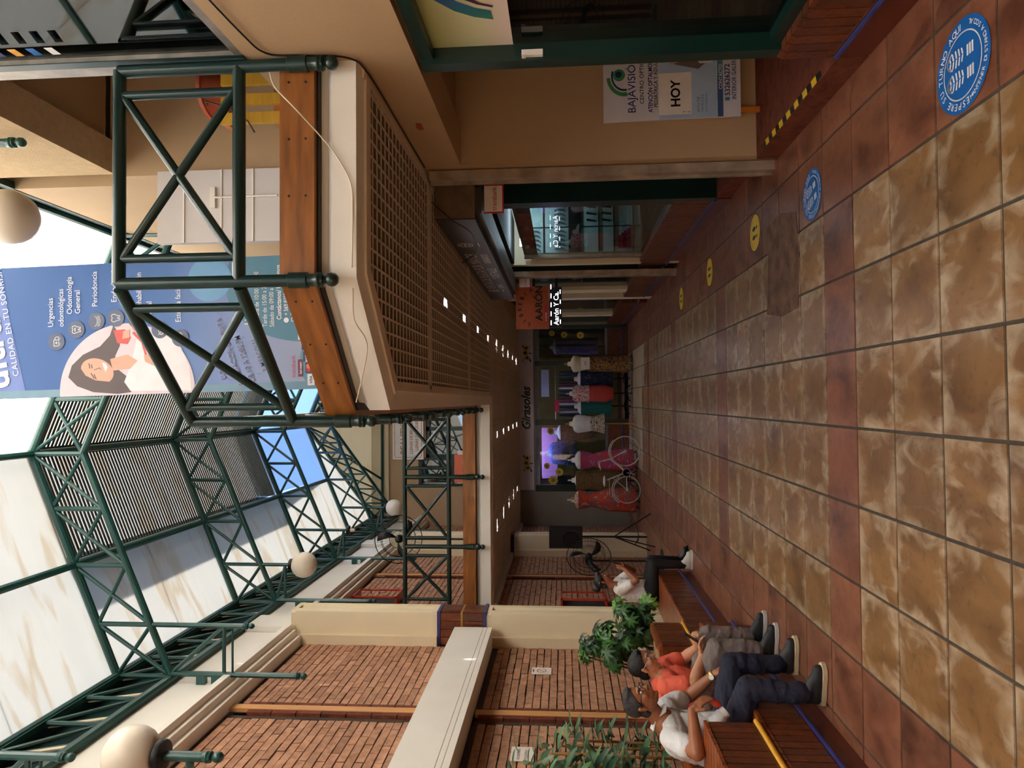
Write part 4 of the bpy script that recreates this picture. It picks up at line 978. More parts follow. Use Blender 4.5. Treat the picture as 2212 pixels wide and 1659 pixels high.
MB().box(1.72, 1.845, 10.43, 10.45, 2.0, 2.04).build('bracket', m_iron, bsg)
# third shop
plinth('shop_plinth', 1.83, 10.0, 12.4, .15, .5, .12); plinth('shop_plinth', 1.83, 13.2, 16.9, .15, .5, .12)
struct('wall_right', MB().box(1.9, 2.0, 9.9, 17.1, 0, .5).box(2.4, 2.5, 9.9, 17.1, 0, 2.6), m_dark)
struct('wall_right', MB().box(1.84, 1.98, 11.6, 11.95, .5, 2.58).box(1.84, 1.98, 12.5, 12.75, 0, 2.58).box(1.84, 1.98, 15.0, 15.3, .5, 2.58), m_cream)
struct('wall_right', MB().box(1.84, 2.0, 10.0, 10.5, .5, 2.58), m_greendk)
struct('window_6', MB().box(1.9, 1.905, 10.5, 11.6, .5, 2.5), m_glass); struct('window_6', MB().box(1.9, 1.905, 13.2, 17.0, .5, 2.5), m_glass)
for i, (y, z, s_, mt) in enumerate(((10.7, 1.35, .16, i_cream), (10.95, 1.3, .14, i_yel), (11.2, 1.32, .15, i_green), (11.4, 1.3, .13, i_grey))):
    tag(MB().box(2.05, 2.2, y, y+s_, z, z+s_*1.6).build('stationery_box', mt, None), ['pale', 'yellow', 'green', 'grey'][i]+' box on the bookshop window shelf', 'box', 'boxes in the bookshop window')
tag(MB().box(1.95, 2.4, 10.5, 11.58, 1.26, 1.29).build('shelf', m_pine, None), 'pale shelf inside the bookshop window', 'shelf')

# ================================================================ UPPER BACK WALL SIGNS
t = thing('wall_sign', (-.8, 16.95, 5.0), 'white sign with gold lettering high on the far upper wall', 'sign')
MB().box(-1.42, -.2, 16.95, 16.99, 5.03, 5.80).build('panel', ink('sign_ivory', (238, 230, 222)), t)
F = frame((-1.42, 16.949, 5.03), (1,0,0), (0,0,1))
mb = MB(); stroke(mb, F, [(.05,.09),(.09,.05),(1.13,.05),(1.17,.09),(1.17,.68),(1.13,.72),(.09,.72),(.05,.68)], .012, .003, True); mb.build('border', i_gold, t)
for s_, x, y, k in (('BEAUTYEU', .12, .42, .22), ('LLENAS DE BELLEZA', .14, .27, .10), ('LLENAS DE PODER', .2, .13, .10)): line(t, F, s_, x, y, k, i_gold, bold=.02, lift=.004, sx=.92)
t = thing('wall_sign', (-1.6, 16.9, 3.5), 'coral orange poster in the far upper window', 'sign')
MB().box(-1.98, -1.30, 16.90, 16.92, 3.4, 4.26).build('panel', i_orange, t); MB().box(-2.0, -1.2, 16.92, 16.93, 3.4, 4.18).build('backing', i_cream, t)
for x in (-1.75, -1.5): flat(MB(), frame((x, 16.899, 4.0), (1,0,0), (0,0,1)), disc(0, 0, .06, 16), .002).build('dot', i_white, t)
# ================================================================ GIRASOLES SHOP
m_alu = mat('aluminium', (120, 122, 128), .4, .5); m_olive = mat('olive_paint', (112, 96, 34), .8)
struct('floor', B(-2.3, 1.9, 17.1, 20.6, -.1, 0.0), m_tred)
struct('wall_back', MB().box(-2.3, 1.9, 20.5, 20.6, 0, 2.8), m_olive); struct('wall_back', MB().box(-2.3, -2.2, 17.3, 20.5, 0, 2.8).box(1.86, 1.95, 17.3, 20.5, 0, 2.8).box(-2.3, 1.95, 17.3, 20.6, 2.7, 2.8), m_dark)
t = thing('sign_box', (-.2, 17.0, 2.28), 'pale lilac shop sign with script lettering and sunflowers at the hall end', 'sign')
MB().box(-2.21, 1.80, 16.96, 17.08, 2.28, 2.68).build('frame', m_alu, t); MB().box(-2.17, 1.76, 16.95, 16.96, 2.31, 2.65).build('face', ink('lilac_face', (232, 226, 238), .12), t)
F = frame((-2.17, 16.948, 2.31), (1,0,0), (0,0,1))
line(t, F, 'Girasoles', 1.45, .085, .29, ink('script_green', (36, 56, 60)), bold=.028, shear=.35, lift=.003, sx=.95); line(t, F, 'BOUTIQUE', 2.1, .025, .04, i_grey, lift=.003)
sfy, sfb = ink('petal_yellow', (230, 176, 40)), ink('seed_brown', (70, 36, 22))
for cx in (.66, 3.34):
    for (dx, dy, k) in ((-.12, -.02, .8), (.12, .0, .8), (0, .02, 1.0)):
        mb = MB()
        for a in range(12):
            an = a*math.pi/6; c_, s2 = math.cos(an), math.sin(an); r0, r1 = .03*k, .10*k
            flat(mb, F, [(cx+dx+r0*c_-.016*s2, .17+dy+r0*s2+.016*c_), (cx+dx+r1*c_, .17+dy+r1*s2), (cx+dx+r0*c_+.016*s2, .17+dy+r0*s2-.016*c_)][::-1], .003+.0005*k)
        mb.build('sunflower_petals', sfy, t); flat(MB(), F, disc(cx+dx, .17+dy, .042*k, 16), .004+.0005*k).build('sunflower_seeds', sfb, t)
    mb = MB()
    for dx, dy in ((-.2,-.1),(.2,-.1),(-.2,.1),(.2,.1),(0,-.12)): flat(mb, F, [(cx,.17),(cx+dx-.03,.17+dy),(cx+dx,.17+dy-.03)], .0022)
    mb.build('sunflower_leaves', ink('leaf_dark', (40, 66, 36)), t)
# shop front frames, plinths and panes
plx = MB()
fr_ = thing('shop_front', (-.2, 17.1, 0), kind=ST)
for x0, x1, z0, z1 in ((-2.22,-2.06,0,2.28),(-.60,-.46,0,2.28),(.86,.98,0,2.28),(1.76,1.86,0,2.28),(-2.06,-.6,2.17,2.28),(.98,1.76,2.17,2.28),(-2.06,-.6,.5,.56),(.98,1.76,.5,.56),(-.46,.86,2.18,2.28)):
    MB().box(x0, x1, 17.1, 17.2, z0, z1).build('mullion', m_greendk if z1-z0 > 1 else m_alu, fr_)
for x0, x1 in ((-2.2, -.55), (.95, 1.86)):
    MB().box(x0, x1, 17.12, 17.25, 0, .5).build('plinth', m_bench, fr_); MB().box(x0, x1, 17.1, 17.12, .13, .16).build('blue_trim', m_blue, fr_)
    MB().box(x0+.1, x1-.05, 17.14, 17.145, .55, 2.18).build('pane', m_glass, fr_)
# hearts on a string
hs = thing('heart_garland', (-.5, 16.7, 2.6), 'string of small white heart ornaments under the far ceiling', 'garland')
for x in (.30, -.13, -.50, -.68, -1.08, -1.45):
    hp = [(0,-.06),(.05,0),(.055,.03),(.035,.05),(.0,.03),(-.035,.05),(-.055,.03),(-.05,0)]; mb = MB()
    mb.path([(x+a, 16.72, 2.585+b) for a, b in hp], .008, 5, True); mb.build('heart', i_cream, hs)
    MB().tube((x, 16.72, 2.62), (x, 16.72, 2.66), .003, 4).build('thread', m_cable, hs)
# garments inside
cols_in = [(20,30,44),(180,180,190),(24,60,66),(200,200,205),(140,30,80),(30,40,60),(20,60,70),(210,205,205),(90,40,70),(30,34,44),(60,80,90),(30,50,80)]
for i, c in enumerate(cols_in):
    x = -.40+i*.105
    g_ = thing('hanging_garment', (x, 18.6, 1.0), '%s garment on the rail inside the sunflower shop, %s from the window side' % ('dark' if sum(c) < 300 else 'pale', ['first','second','third','fourth','fifth','sixth','seventh','eighth','ninth','tenth','eleventh','twelfth'][i]), 'garment', 'garments on the shop rail')
    MB().lathe([(.01, 1.72), (.10, 1.66), (.13, 1.5), (.14, 1.0), (.15, .95)], (x, 18.6, 0), 10, sx=.28, sy=1.3).build('cloth', ink('garment_%d' % i, c, .8), g_, 50); MB().path([(x, 18.6, 1.70), (x, 18.6, 1.76), (x, 18.62, 1.79)], .004, 4).build('hanger', m_steel, g_)
tag(MB().tube((-.5, 18.6, 1.79), (.9, 18.6, 1.79), .015, 8).build('clothes_rail', m_steel, None), 'steel clothes rail inside the sunflower shop', 'rail')
for x0, x1, z0, z1, mt, lb in ((-2.0, -.7, 1.75, 2.15, ink('mauve_panel', (206, 140, 200)), 'mauve backdrop panel behind the lit shop window'), (.1, .8, 1.95, 2.15, ink('notice', (200, 210, 226)), 'pale notice hung inside the shop doorway'), (-.3, .02, 1.7, 1.8, i_red, 'small pink notice inside the shop doorway'), (1.05, 1.7, 1.2, 2.1, m_olive, 'olive backdrop panel in the narrow shop window')):
    tag(MB().box(x0, x1, 18.0, 18.02, z0, z1).build('backdrop_panel', mt, None), lb, 'panel')
wl_ = thing('window_light', (-1.3, 17.5, 2.6), 'bluish tube light inside the sunflower shop window', 'light')
MB().tube((-1.95, 17.5, 2.62), (-.7, 17.5, 2.62), .02, 8).build('tube', glow('tube_blue', (196, 200, 255), 30), wl_); MB().box(-2.0, -.65, 17.47, 17.53, 2.64, 2.69).build('fitting', m_white, wl_)
# sunflower stickers on panes
STK = ['at chest height near the outer edge of the wide shop window', 'at head height beside the outer edge of the wide shop window', 'highest at the outer corner of the wide shop window', 'near the top middle of the wide shop window', 'near the doorway edge of the wide shop window', 'at mid height on the narrow shop window', 'lowest on the narrow shop window', 'highest on the narrow shop window']
for (cx, cz, r) in ((-1.93, 1.25, .12), (-1.75, 1.7, .11), (-1.95, 1.85, .13), (-1.6, 2.0, .09), (-.75, 1.9, .1), (1.62, 1.55, .09), (1.6, 1.15, .1), (1.66, 1.85, .08)):
    sk = thing('sunflower_sticker', (cx, 17.13, cz), 'yellow sunflower sticker %s' % STK[len([o for o in bpy.data.objects if o.name.startswith('sunflower_sticker')])], 'sticker', 'sunflower stickers')
    Fs = frame((cx, 17.135, cz), (1,0,0), (0,0,1)); mb = MB()
    pts = []
    for a in range(24): pts.append(((r if a % 2 == 0 else r*.72)*math.cos(a*math.pi/12), (r if a % 2 == 0 else r*.72)*math.sin(a*math.pi/12)))
    flat(mb, Fs, pts, .002).build('petals', ink('petal_olive', (206, 186, 60)), sk); flat(MB(), Fs, disc(0, 0, r*.4, 14), .003).build('seeds', ink('seed_olive', (150, 120, 40)), sk)
# ---------------------------------------------------------------- mannequins
m_mann = mat('mannequin_cloth', (214, 200, 172), .7); m_mannw = mat('mannequin_white', (226, 222, 218), .4); m_stand = mat('stand_wood', (190, 140, 72), .5)
def mannequin(x, y, z0, zs, label, bust, top, skirt, prof_top, prof_skirt, head=True, wood=True):
    t = thing('mannequin', (x, y, 0), label, 'mannequin', 'dressed mannequins of the sunflower shop')
    MB().lathe([(.095, zs-.46), (.11, zs-.36), (.13, zs-.25), (.148, zs-.16), (.142, zs-.11), (.10, zs-.075), (.045, zs-.05), (.036, zs+.02), (.0, zs+.03)], (x, y, 0), 18, sx=1.32, sy=.7).build('bust', bust, t, 60)
    if head: MB().lathe([(.018, 0), (.02, .02), (.012, .04), (.022, .06), (.0, .1)], (x, y, zs+.02), 10).build('cap', m_stand if wood else m_mannw, t, 60)
    if top: MB().lathe(prof_top, (x, y, 0), 20, sx=1.36, sy=.85).build('blouse', top, t, 60)
    if skirt:
        mb = MB(); n = 28; q = []
        for r, z in prof_skirt:
            for i in range(n):
                a = 2*math.pi*i/n; rr = r*(1+.07*math.sin(a*7)*min(1, (prof_skirt[0][1]-z)*1.6)); q.append((x+rr*math.cos(a)*(1.32 if z > zs-.5 else 1.12), y+rr*math.sin(a)*.85, z))
        mb.add(q, [(k*n+i, k*n+(i+1) % n, (k+1)*n+(i+1) % n, (k+1)*n+i) for k in range(len(prof_skirt)-1) for i in range(n)] + [tuple(range(n)), tuple(range(len(prof_skirt)*n-1, (len(prof_skirt)-1)*n-1, -1))])
        mb.build('dress', skirt, t, 60)
    zb = prof_skirt[-1][1] if skirt else .8
    pl_ = MB().tube((x, y, .06), (x, y, zb+.1), .016, 8).build('pole', m_stand if wood else m_iron, t, 40)
    for k in range(3):
        a = k*2.094+.5; MB().path([(x, y, .14), (x+.12*math.cos(a), y+.12*math.sin(a), .12), (x+.22*math.cos(a), y+.22*math.sin(a), .01)], .013, 6).build('foot', m_stand if wood else m_iron, pl_, 40)
    return t
red = printmat('red_floral', [(206, 74, 40), (196, 66, 44), (120, 96, 110), (226, 140, 96)], 9); brn = printmat('brown_print', [(92, 70, 36), (122, 92, 44), (60, 44, 26), (140, 112, 60)], 26)
pur = printmat('purple_print', [(150, 80, 140), (190, 60, 50), (160, 70, 130), (206, 110, 150)], 7); leo = printmat('leopard', [(30, 22, 20), (180, 130, 70), (30, 22, 20), (60, 40, 26)], 24); leo2 = printmat('pale_leopard', [(60, 34, 26), (236, 226, 206), (70, 40, 30), (226, 210, 190)], 26)
blu = printmat('blue_tie_dye', [(70, 90, 190), (110, 130, 220), (60, 70, 160), (150, 170, 240)], 7); lil = printmat('lilac_print', [(110, 84, 130), (140, 110, 160), (80, 50, 80), (170, 150, 190)], 24)
nav = printmat('navy_print', [(26, 34, 60), (40, 52, 90), (20, 24, 44), (90, 96, 120)], 14); cor = mat('coral_cloth', (196, 70, 62), .8); tea = mat('teal_cloth', (30, 104, 98), .8); wht = mat('white_cloth', (222, 222, 226), .8); flo = printmat('floral_top', [(206, 200, 200), (196, 70, 70), (206, 200, 200), (60, 110, 120)], 10)
def dress(zs, zb, w0=.13, w1=.22): return [(.155, zs-.17), (w0+.01, zs-.32), (w0-.02, zs-.44), (w0+.03, zs-.62), ((w0+w1)/2+.03, (zs+zb)/2-.1), (w1, zb+.02), (w1-.01, zb)]
mannequin(-2.12, 14.95, 0, 1.42, 'mannequin in a red floral dress behind the rear bicycle wheel', printmat('cream_floral', [(214,200,172),(150,96,70),(214,200,172),(120,90,70)], 14), None, red, None, dress(1.46, .08, .13, .23), True, False)
mannequin(-1.76, 15.45, 0, 1.40, 'mannequin in a brown patterned dress behind the bicycle saddle', m_mannw, None, brn, None, dress(1.5, .25, .17, .26), True, False)
mannequin(-1.30, 15.25, 0, 1.40, 'mannequin in a purple and red wrap dress behind the bicycle frame', m_mannw, None, pur, None, dress(1.4, .08, .13, .20), True, False)
mannequin(-.52, 15.6, 0, 1.44, 'mannequin with white top and pale leopard skirt on a wooden stand', m_mann, wht, leo2, [(.11, 1.36), (.15, 1.28), (.14, 1.12), (.12, .98)], [(.12, 1.0), (.15, .9), (.19, .72), (.20, .68)])
mannequin(.84, 16.0, 0, 1.46, 'mannequin in a dark leopard dress carrying a paper notice', m_mann, None, leo, None, [(.13, 1.02), (.16, .9), (.17, .5), (.18, .12)])
Fq = frame((.70, 15.82, .98), (1,0,0), (0,0,1)); tq = tag(MB().prism([(0,0),(.28,0),(.28,.2),(0,.2)], Fq, -.003, 0).build('paper_notice', i_cream, None), 'white paper price notice pinned on the dark leopard dress', 'notice'); BASE[tq.name] = Vector((0,0,0))
line(tq, Fq, '%50', .09, .08, .06, i_black, lift=.002)
mannequin(.16, 16.4, 0, 1.42, 'mannequin in a floral top and long coral skirt at the shop door', m_mannw, flo, cor, [(.10, 1.37), (.15, 1.28), (.14, 1.1), (.15, .98)], [(.13, 1.02), (.17, .9), (.18, .6), (.12, .42)], True, False)
mannequin(-.14, 16.7, 0, 1.30, 'mannequin in a teal dress behind the coral skirt', m_mannw, None, tea, None, dress(1.34, .45, .14, .22), False, False)
mannequin(.52, 16.85, 0, 1.30, 'mannequin in a navy print dress beside the shop door', m_mannw, None, nav, None, dress(1.34, .40, .14, .2), False, False)
mannequin(-1.32, 17.6, .6, 2.0, 'mannequin in a blue tie dye blouse inside the lit window', m_mannw, blu, None, [(.11, 1.96), (.2, 1.86), (.22, 1.55), (.24, 1.3), (.2, 1.26)], None, False, False)
mannequin(-.80, 17.7, .6, 1.8, 'mannequin in a dark red patterned dress inside the lit window', m_mannw, None, printmat('maroon_print', [(120, 30, 50), (180, 120, 150), (90, 24, 40), (150, 60, 80)], 16), None, [(.15, 1.66), (.14, 1.4), (.18, 1.1), (.12, .8)], False, False)
mannequin(1.36, 17.6, .6, 1.9, 'mannequin in a lilac print dress in the narrow window', m_mannw, None, lil, None, [(.15, 1.76), (.14, 1.5), (.17, 1.1), (.18, .7)], False, False)
# ---------------------------------------------------------------- white bicycle
bk = thing('bicycle', (-1.46, 14.6, 0), 'white bicycle standing in front of the far shop window', 'bicycle')
m_bk = mat('bike_white', (206, 200, 196), .4)
def wheel(cx, cz, r):
    wlm = MB().path([(cx+r*math.cos(a*math.pi/20), 14.6, cz+r*math.sin(a*math.pi/20)) for a in range(40)], .013, 6, True).build('wheel', m_bk, bk, 60)
    mb = MB()
    for a in range(24):
        an = a*math.pi/12; mb.tube((cx, 14.6+(.02 if a % 2 else -.02), cz), (cx+r*math.cos(an), 14.6, cz+r*math.sin(an)), .0016, 3)
    sp_ = mb.build('spokes', m_bk, wlm); MB().tube((cx, 14.55, cz), (cx, 14.65, cz), .02, 8).build('hub', m_bk, wlm)
    return wlm
r1, r2 = .305, .275; A = Vector((-1.06, 14.6, r1+.012)); Bk = Vector((-1.86, 14.6, r2+.012)); bbp = Vector((-1.50, 14.6, .30)); st = Vector((-1.66, 14.6, .70)); hd = Vector((-1.245, 14.6, .72)); hl = Vector((-1.22, 14.6, .62))
wheel(A.x, A.z, r1); wheel(Bk.x, Bk.z, r2)
MB().path(smooth_pts([hl, hl.lerp(bbp, .5)+Vector((-.03, 0, -.05)), bbp]), .022, 8).build('frame_tube', m_bk, bk, 60); MB().tube(bbp, st, .016, 8).build('frame_tube', m_bk, bk, 60)
for s in (-.04, .04):
    o_ = Vector((0, s, 0)); MB().tube(bbp, Bk+o_, .009, 6).build('stay', m_bk, bk); MB().tube(st.lerp(bbp, .3), Bk+o_, .008, 6).build('stay', m_bk, bk); MB().tube(hl, A+o_, .011, 6).build('fork', m_bk, bk)
MB().tube(hl, hd+Vector((-.02, 0, .08)), .016, 8).build('head_tube', m_bk, bk)
MB().path(smooth_pts([(-1.42, 14.35, .84), (-1.30, 14.4, .86), (-1.27, 14.6, .81), (-1.30, 14.8, .86), (-1.42, 14.85, .84)]), .011, 6).build('handlebar', m_bk, bk, 60)
MB().ball(st+Vector((-.02, 0, .05)), (.12, .06, .03), 12, 8).build('saddle', m_bk, bk, 60)
MB().lathe([(.075, -.006), (.085, -.006), (.085, .006), (.075, .006), (.075, -.006)], bbp+Vector((0, -.05, 0)), 24, (0, 1, 0)).build('chainring', m_bk, bk, 40)
mb = MB(); [mb.tube(bbp+Vector((0,-.05,0)), bbp+Vector((.08*math.cos(k*1.257), -.05, .08*math.sin(k*1.257))), .006, 5) for k in range(5)]; mb.tube(bbp+Vector((0,-.06,0)), bbp+Vector((-.03,-.06,-.17)), .009, 6); mb.build('crank', m_bk, bk)
MB().path([(Bk.x+(r2+.035)*math.cos(a*.1), 14.6, Bk.z+(r2+.035)*math.sin(a*.1)) for a in range(5, 27)], .012, 5).build('mudguard', m_bk, bk, 60)
MB().path([(A.x+(r1+.03)*math.cos(a*.1), 14.6, A.z+(r1+.03)*math.sin(a*.1)) for a in range(8, 24)], .01, 5).build('mudguard', m_bk, bk, 60)
MB().path([(Bk.x-.12, 14.6, Bk.z+r2+.08), (st.x, 14.6, Bk.z+r2+.09)], .008, 5).build('carrier', m_bk, bk)
# ---------------------------------------------------------------- speaker, fans, extinguisher boxes
t = thing('loudspeaker', (-2.48, 12.8, 1.27), 'black loudspeaker on a tripod at the dark hall end', 'speaker')
mb = MB(); sec = [(-2.69, 12.75), (-2.65, 12.62), (-2.33, 12.62), (-2.28, 12.75), (-2.34, 12.98), (-2.62, 12.98)]
mb.prism(sec, frame((0,0,0), (1,0,0), (0,1,0)), 1.27, 1.87).build('cabinet', m_black, t, 20); MB().lathe([(.0, 0), (.13, .0), (.14, -.01), (.14, .01)], (-2.49, 12.612, 1.48), 20, (0, 1, 0)).build('cone', m_iron, t, 40)
t = thing('speaker_stand', (-2.48, 12.8, 0), 'black tripod stand under the loudspeaker', 'stand')
MB().tube((-2.48, 12.8, .1), (-2.48, 12.8, 1.268), .018, 8).build('pole', m_black, t)
for k in range(3):
    a = k*2.094+.3; MB().tube((-2.48, 12.8, .7), (-2.48+.42*math.cos(a), 12.8+.42*math.sin(a), .012), .012, 6).build('leg', m_black, t); MB().tube((-2.48, 12.8, .25), (-2.48+.25*math.cos(a), 12.8+.25*math.sin(a), .30), .008, 6).build('brace', m_black, t)
def fan(c, r, zfloor, label, fwd):
    c = Vector(c); t = thing('pedestal_fan', (c.x, c.y+.05, zfloor), label, 'fan', 'pedestal fans')
    f_ = Vector(fwd).normalized(); x, y, d = basis(f_)
    P = lambda a, rr, dd: c + (x*math.cos(a)+y*math.sin(a))*rr + f_*dd
    mb = MB()
    for dd, rr in ((0, r), (.06, r*.72), (.09, r*.35), (-.06, r*.72)): mb.path([P(a*math.pi/20, rr, dd) for a in range(40)], .004 if dd else .007, 5, True)
    mb.build('guard_ring', m_iron, t, 60); mb = MB()
    for a in range(40):
        an = a*math.pi/20; mb.path([P(an, r, 0), P(an, r*.72, .06), P(an, .06, .10)], .0014, 3); mb.path([P(an, r, 0), P(an, r*.72, -.06), P(an, .06, -.09)], .0014, 3)
    mb.build('guard_wires', m_iron, t)
    for k in range(3):
        a0 = k*2.094+1.1; mb = MB(); q = []
        for j in range(6):
            rr = .05+(r*.9-.05)*j/5; wd = .35*math.sin(.5+2.2*j/5)
            q += [P(a0+j*.10-wd, rr, -.012), P(a0+j*.10+wd*.5, rr, .02)]
        mb.add(q, [(2*j, 2*j+1, 2*j+3, 2*j+2) for j in range(5)]); b_ = mb.build('blade', m_black, t, 60); md = b_.modifiers.new('thickness', 'SOLIDIFY'); md.thickness = .004
    MB().lathe([(.0, -.2), (.05, -.2), (.065, -.12), (.065, -.04), (.05, .03), (.03, .05), (0, .05)], c, 16, tuple(f_)).build('motor', m_black, t, 50)
    MB().tube(c-f_*.12, (c.x-f_.x*.12, c.y-f_.y*.12, zfloor+.03), .016, 8).build('pole', m_black, t); MB().lathe([(.0, 0), (.2, 0), (.19, .02), (.03, .05), (0, .05)], (c.x-f_.x*.12, c.y-f_.y*.12, zfloor), 20).build('base', m_black, t, 50)
    return t
fan((-2.10, 10.55, 4.13), .36, 3.0, 'black pedestal fan on the upper bridge', (.15, -1, -.12))
fan((-2.55, 11.5, 1.20), .36, 0, 'dark pedestal fan on the floor beside the loudspeaker', (.75, -.7, 0))
for z0, lb in ((.98, 'red framed extinguisher box on the lower brick wall'), (4.1, 'red framed extinguisher box on the upper brick wall')):
    t = thing('extinguisher_box', (-2.97, 10.5, z0), lb, 'box', 'extinguisher boxes')
    m_rb = mat('red_enamel', (176, 52, 34), .4)
    for a in ((-2.925, -2.90, 10.28, 10.305, z0, z0+.68), (-2.925, -2.90, 10.675, 10.70, z0, z0+.68), (-3.04, -2.90, 10.28, 10.70, z0, z0+.025), (-3.04, -2.90, 10.28, 10.70, z0+.655, z0+.68), (-3.045, -3.02, 10.28, 10.305, z0, z0+.68)): B(*a).build('frame', m_rb, t)
    B(-3.045, -3.035, 10.29, 10.69, z0+.02, z0+.66).build('back_plate', m_dark, t)
    MB().path([(-2.90, 10.42, z0+.3), (-2.84, 10.42, z0+.3), (-2.84, 10.42, z0+.42), (-2.90, 10.42, z0+.42)], .01, 6).build('handle', m_rb, t)
for (y, z, wd, hh, lb, s_) in ((7.90, 1.76, .19, .22, 'small white no smoking notice on the brick wall', 'no'), (6.05, 1.88, .24, .20, 'white paper notice on the brick wall above the leafy bamboo', 'tx')):
    t = thing('wall_notice', (-3.03, y, z), lb, 'notice'); F = frame((-3.036, y-wd/2, z), (0,1,0), (0,0,1))
    MB().prism([(0,0),(wd,0),(wd,hh),(0,hh)], F, -.004, 0).build('sheet', i_cream, t)
    if s_ == 'no':
        mb = MB(); stroke(mb, F, disc(wd/2, hh*.5, .05, 20), .008, .002, True); stroke(mb, F, [(wd/2-.035,hh*.5-.035),(wd/2+.035,hh*.5+.035)], .008, .002); mb.build('ring', i_red, t)
        flat(MB(), F, [(wd*.3,hh*.88),(wd*.7,hh*.88),(wd*.7,hh*.94),(wd*.3,hh*.94)], .002).build('bar', i_black, t)
    else: line(t, F, 'NO SENTARSE', .02, .12, .035, i_black, lift=.002, sx=.8); line(t, F, 'EN LA ORILLA', .02, .06, .032, i_black, lift=.002, sx=.8)
# ---------------------------------------------------------------- floor stickers
def floor_sticker(cx, cy, r, blue, label, rot=0.0):
    t = thing('floor_sticker', (cx, cy, .001), label, 'sticker', 'queue stickers on the floor')
    c_, s_ = math.cos(rot), math.sin(rot); F = frame((cx, cy, .0022), (c_, s_, 0), (-s_, c_, 0))
    bgc, fg = (i_blue, i_white) if blue else (i_yel, i_black)
    if not blue: flat(MB(), F, disc(0, 0, r*1.06, 40), -.0006).build('rim', i_black, t)
    flat(MB(), F, disc(0, 0, r, 40), 0).build('base', bgc, t)
    if blue: stroke(MB(), F, disc(0, 0, r*.70, 40), r*.03, .0006, True).build('ring', fg, t)
    for s2, a0, a1, top, k in ((('ESPERE SU TURNO AQUI', 197, -5, True, .21*r), ('MANTENER DISTANCIA SOCIAL', 198, 342, False, .145*r)) if blue else (('ESPERE SU TURNO', 150, 30, True, .13*r), ('DISTANCIA', 230, 310, False, .13*r))):
        n = len(s2); mb = MB()
        for i, ch in enumerate(s2):
            a = math.radians(a0+(a1-a0)*(i+.5)/n)
            if ch == ' ': continue
            rr = r*.77 if top else r*.80+k*.72
            x, y = rr*math.cos(a), rr*math.sin(a); ro = a-math.pi/2 if top else a+math.pi/2
            text(mb, F, ch, x-.3*k*math.cos(ro), y-.3*k*math.sin(ro), k, .01, lift=.0006, rot=ro)
        mb.build('lettering', fg, t)
    for s in (-1, 1):
        x = s*r*.24
        if blue:
            sole = [(x-.11*r, -.05*r), (x-.15*r, .25*r), (x-.10*r, .45*r), (x, .5*r), (x+.10*r, .45*r), (x+.15*r, .25*r), (x+.11*r, -.05*r)]
            for q in range(5):
                y0 = (-.06+q*.115)*r; wd = r*(.15+.04*math.sin(q*.9))
                for e in (-1, 1): flat(MB(), F, [(x+e*.01*r, y0), (x+e*wd, y0+.035*r*1.2), (x+e*wd, y0+.09*r), (x+e*.01*r, y0+.055*r)][::e], .0007).build('footprint_tread', fg, t)
            stroke(MB(), F, disc(x, .30*r, .18*r, 12, .25*r, 15, 165), .05*r, .0007).build('footprint_toe', fg, t)
            for q in range(3):
                y0 = (-.42+q*.09)*r; flat(MB(), F, [(x-.12*r, y0), (x+.12*r, y0), (x+.12*r, y0+.06*r), (x-.12*r, y0+.06*r)], .0007).build('footprint_heel', fg, t)
        else:
            flat(MB(), F, disc(x, .15*r, .13*r, 16, .33*r), .0007).build('footprint', fg, t); flat(MB(), F, disc(x, -.38*r, .1*r, 14, .12*r), .0007).build('footprint_heel', fg, t)
    return t
floor_sticker(1.322, 2.865, .186, True, 'large blue floor sticker with footprints nearest the viewer')
floor_sticker(1.303, 4.54, .165, True, 'blue floor sticker with footprints beside the recess step', .25)
floor_sticker(1.376, 5.86, .15, False, 'yellow floor sticker with black footprints next to the mortar patch')
floor_sticker(1.378, 7.64, .15, False, 'yellow floor sticker in front of the lit display case')
floor_sticker(1.355, 9.44, .15, False, 'faint yellow floor sticker farthest down the hall')
# ================================================================ BENCHES AND PLANTERS
fb = B(-.012, .012, -.034, .034, -.5, .5).mesh('brick', m_bench); eb = B(-.034, .034, -.012, .012, -.5, .5).mesh('brick', m_bench)
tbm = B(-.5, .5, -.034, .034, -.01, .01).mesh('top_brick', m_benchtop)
def fronts(t, x, y0, y1, z0, z1):
    k = max(1, round((y1-y0)/.074)); s = (y1-y0)/k
    for i in range(k): piece('brick', fb, (x-.010+random.uniform(-.0015, .0015), y0+(i+.5)*s, (z0+z1)/2), t, (1, (s-.009)/.068, z1-z0-.006))
def ends(t, y, x0, x1, z0, z1):
    k = max(1, round((x1-x0)/.074)); s = (x1-x0)/k
    for i in range(k): piece('brick', eb, (x0+(i+.5)*s, y+.010+random.uniform(-.0015, .0015), (z0+z1)/2), t, ((s-.009)/.068, 1, z1-z0-.006))
def tops(t, x0, x1, y0, y1, z):
    k = max(1, round((y1-y0)/.074)); s = (y1-y0)/k
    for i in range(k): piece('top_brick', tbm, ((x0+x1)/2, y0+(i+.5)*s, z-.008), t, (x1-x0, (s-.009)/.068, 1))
def trim_tube(t, pts, r, mt, nm): MB().path(pts, r, 8).build(nm, mt, t, 50)
SZ, PZ = .43, .77
bn1 = thing('brick_bench', (-2.2, 4.6, 0), 'glazed brown brick bench under the two seated men', 'bench')
MB().box(-2.50, -1.962, 1.2, 6.235, .13, SZ-.018).build('core', m_bmort, bn1); MB().box(-2.5, -1.965, 1.2, 6.23, 0, .13).build('kickboard', m_kick, bn1)
fronts(bn1, -1.95, 2.7, 6.24, .165, SZ-.02); tops(bn1, -2.5, -1.945, 2.7, 6.245, SZ); trim_tube(bn1, [(-1.945, 1.2, .148), (-1.945, 6.24, .148), (-2.2, 6.245, .148)], .016, m_blue, 'blue_trim')
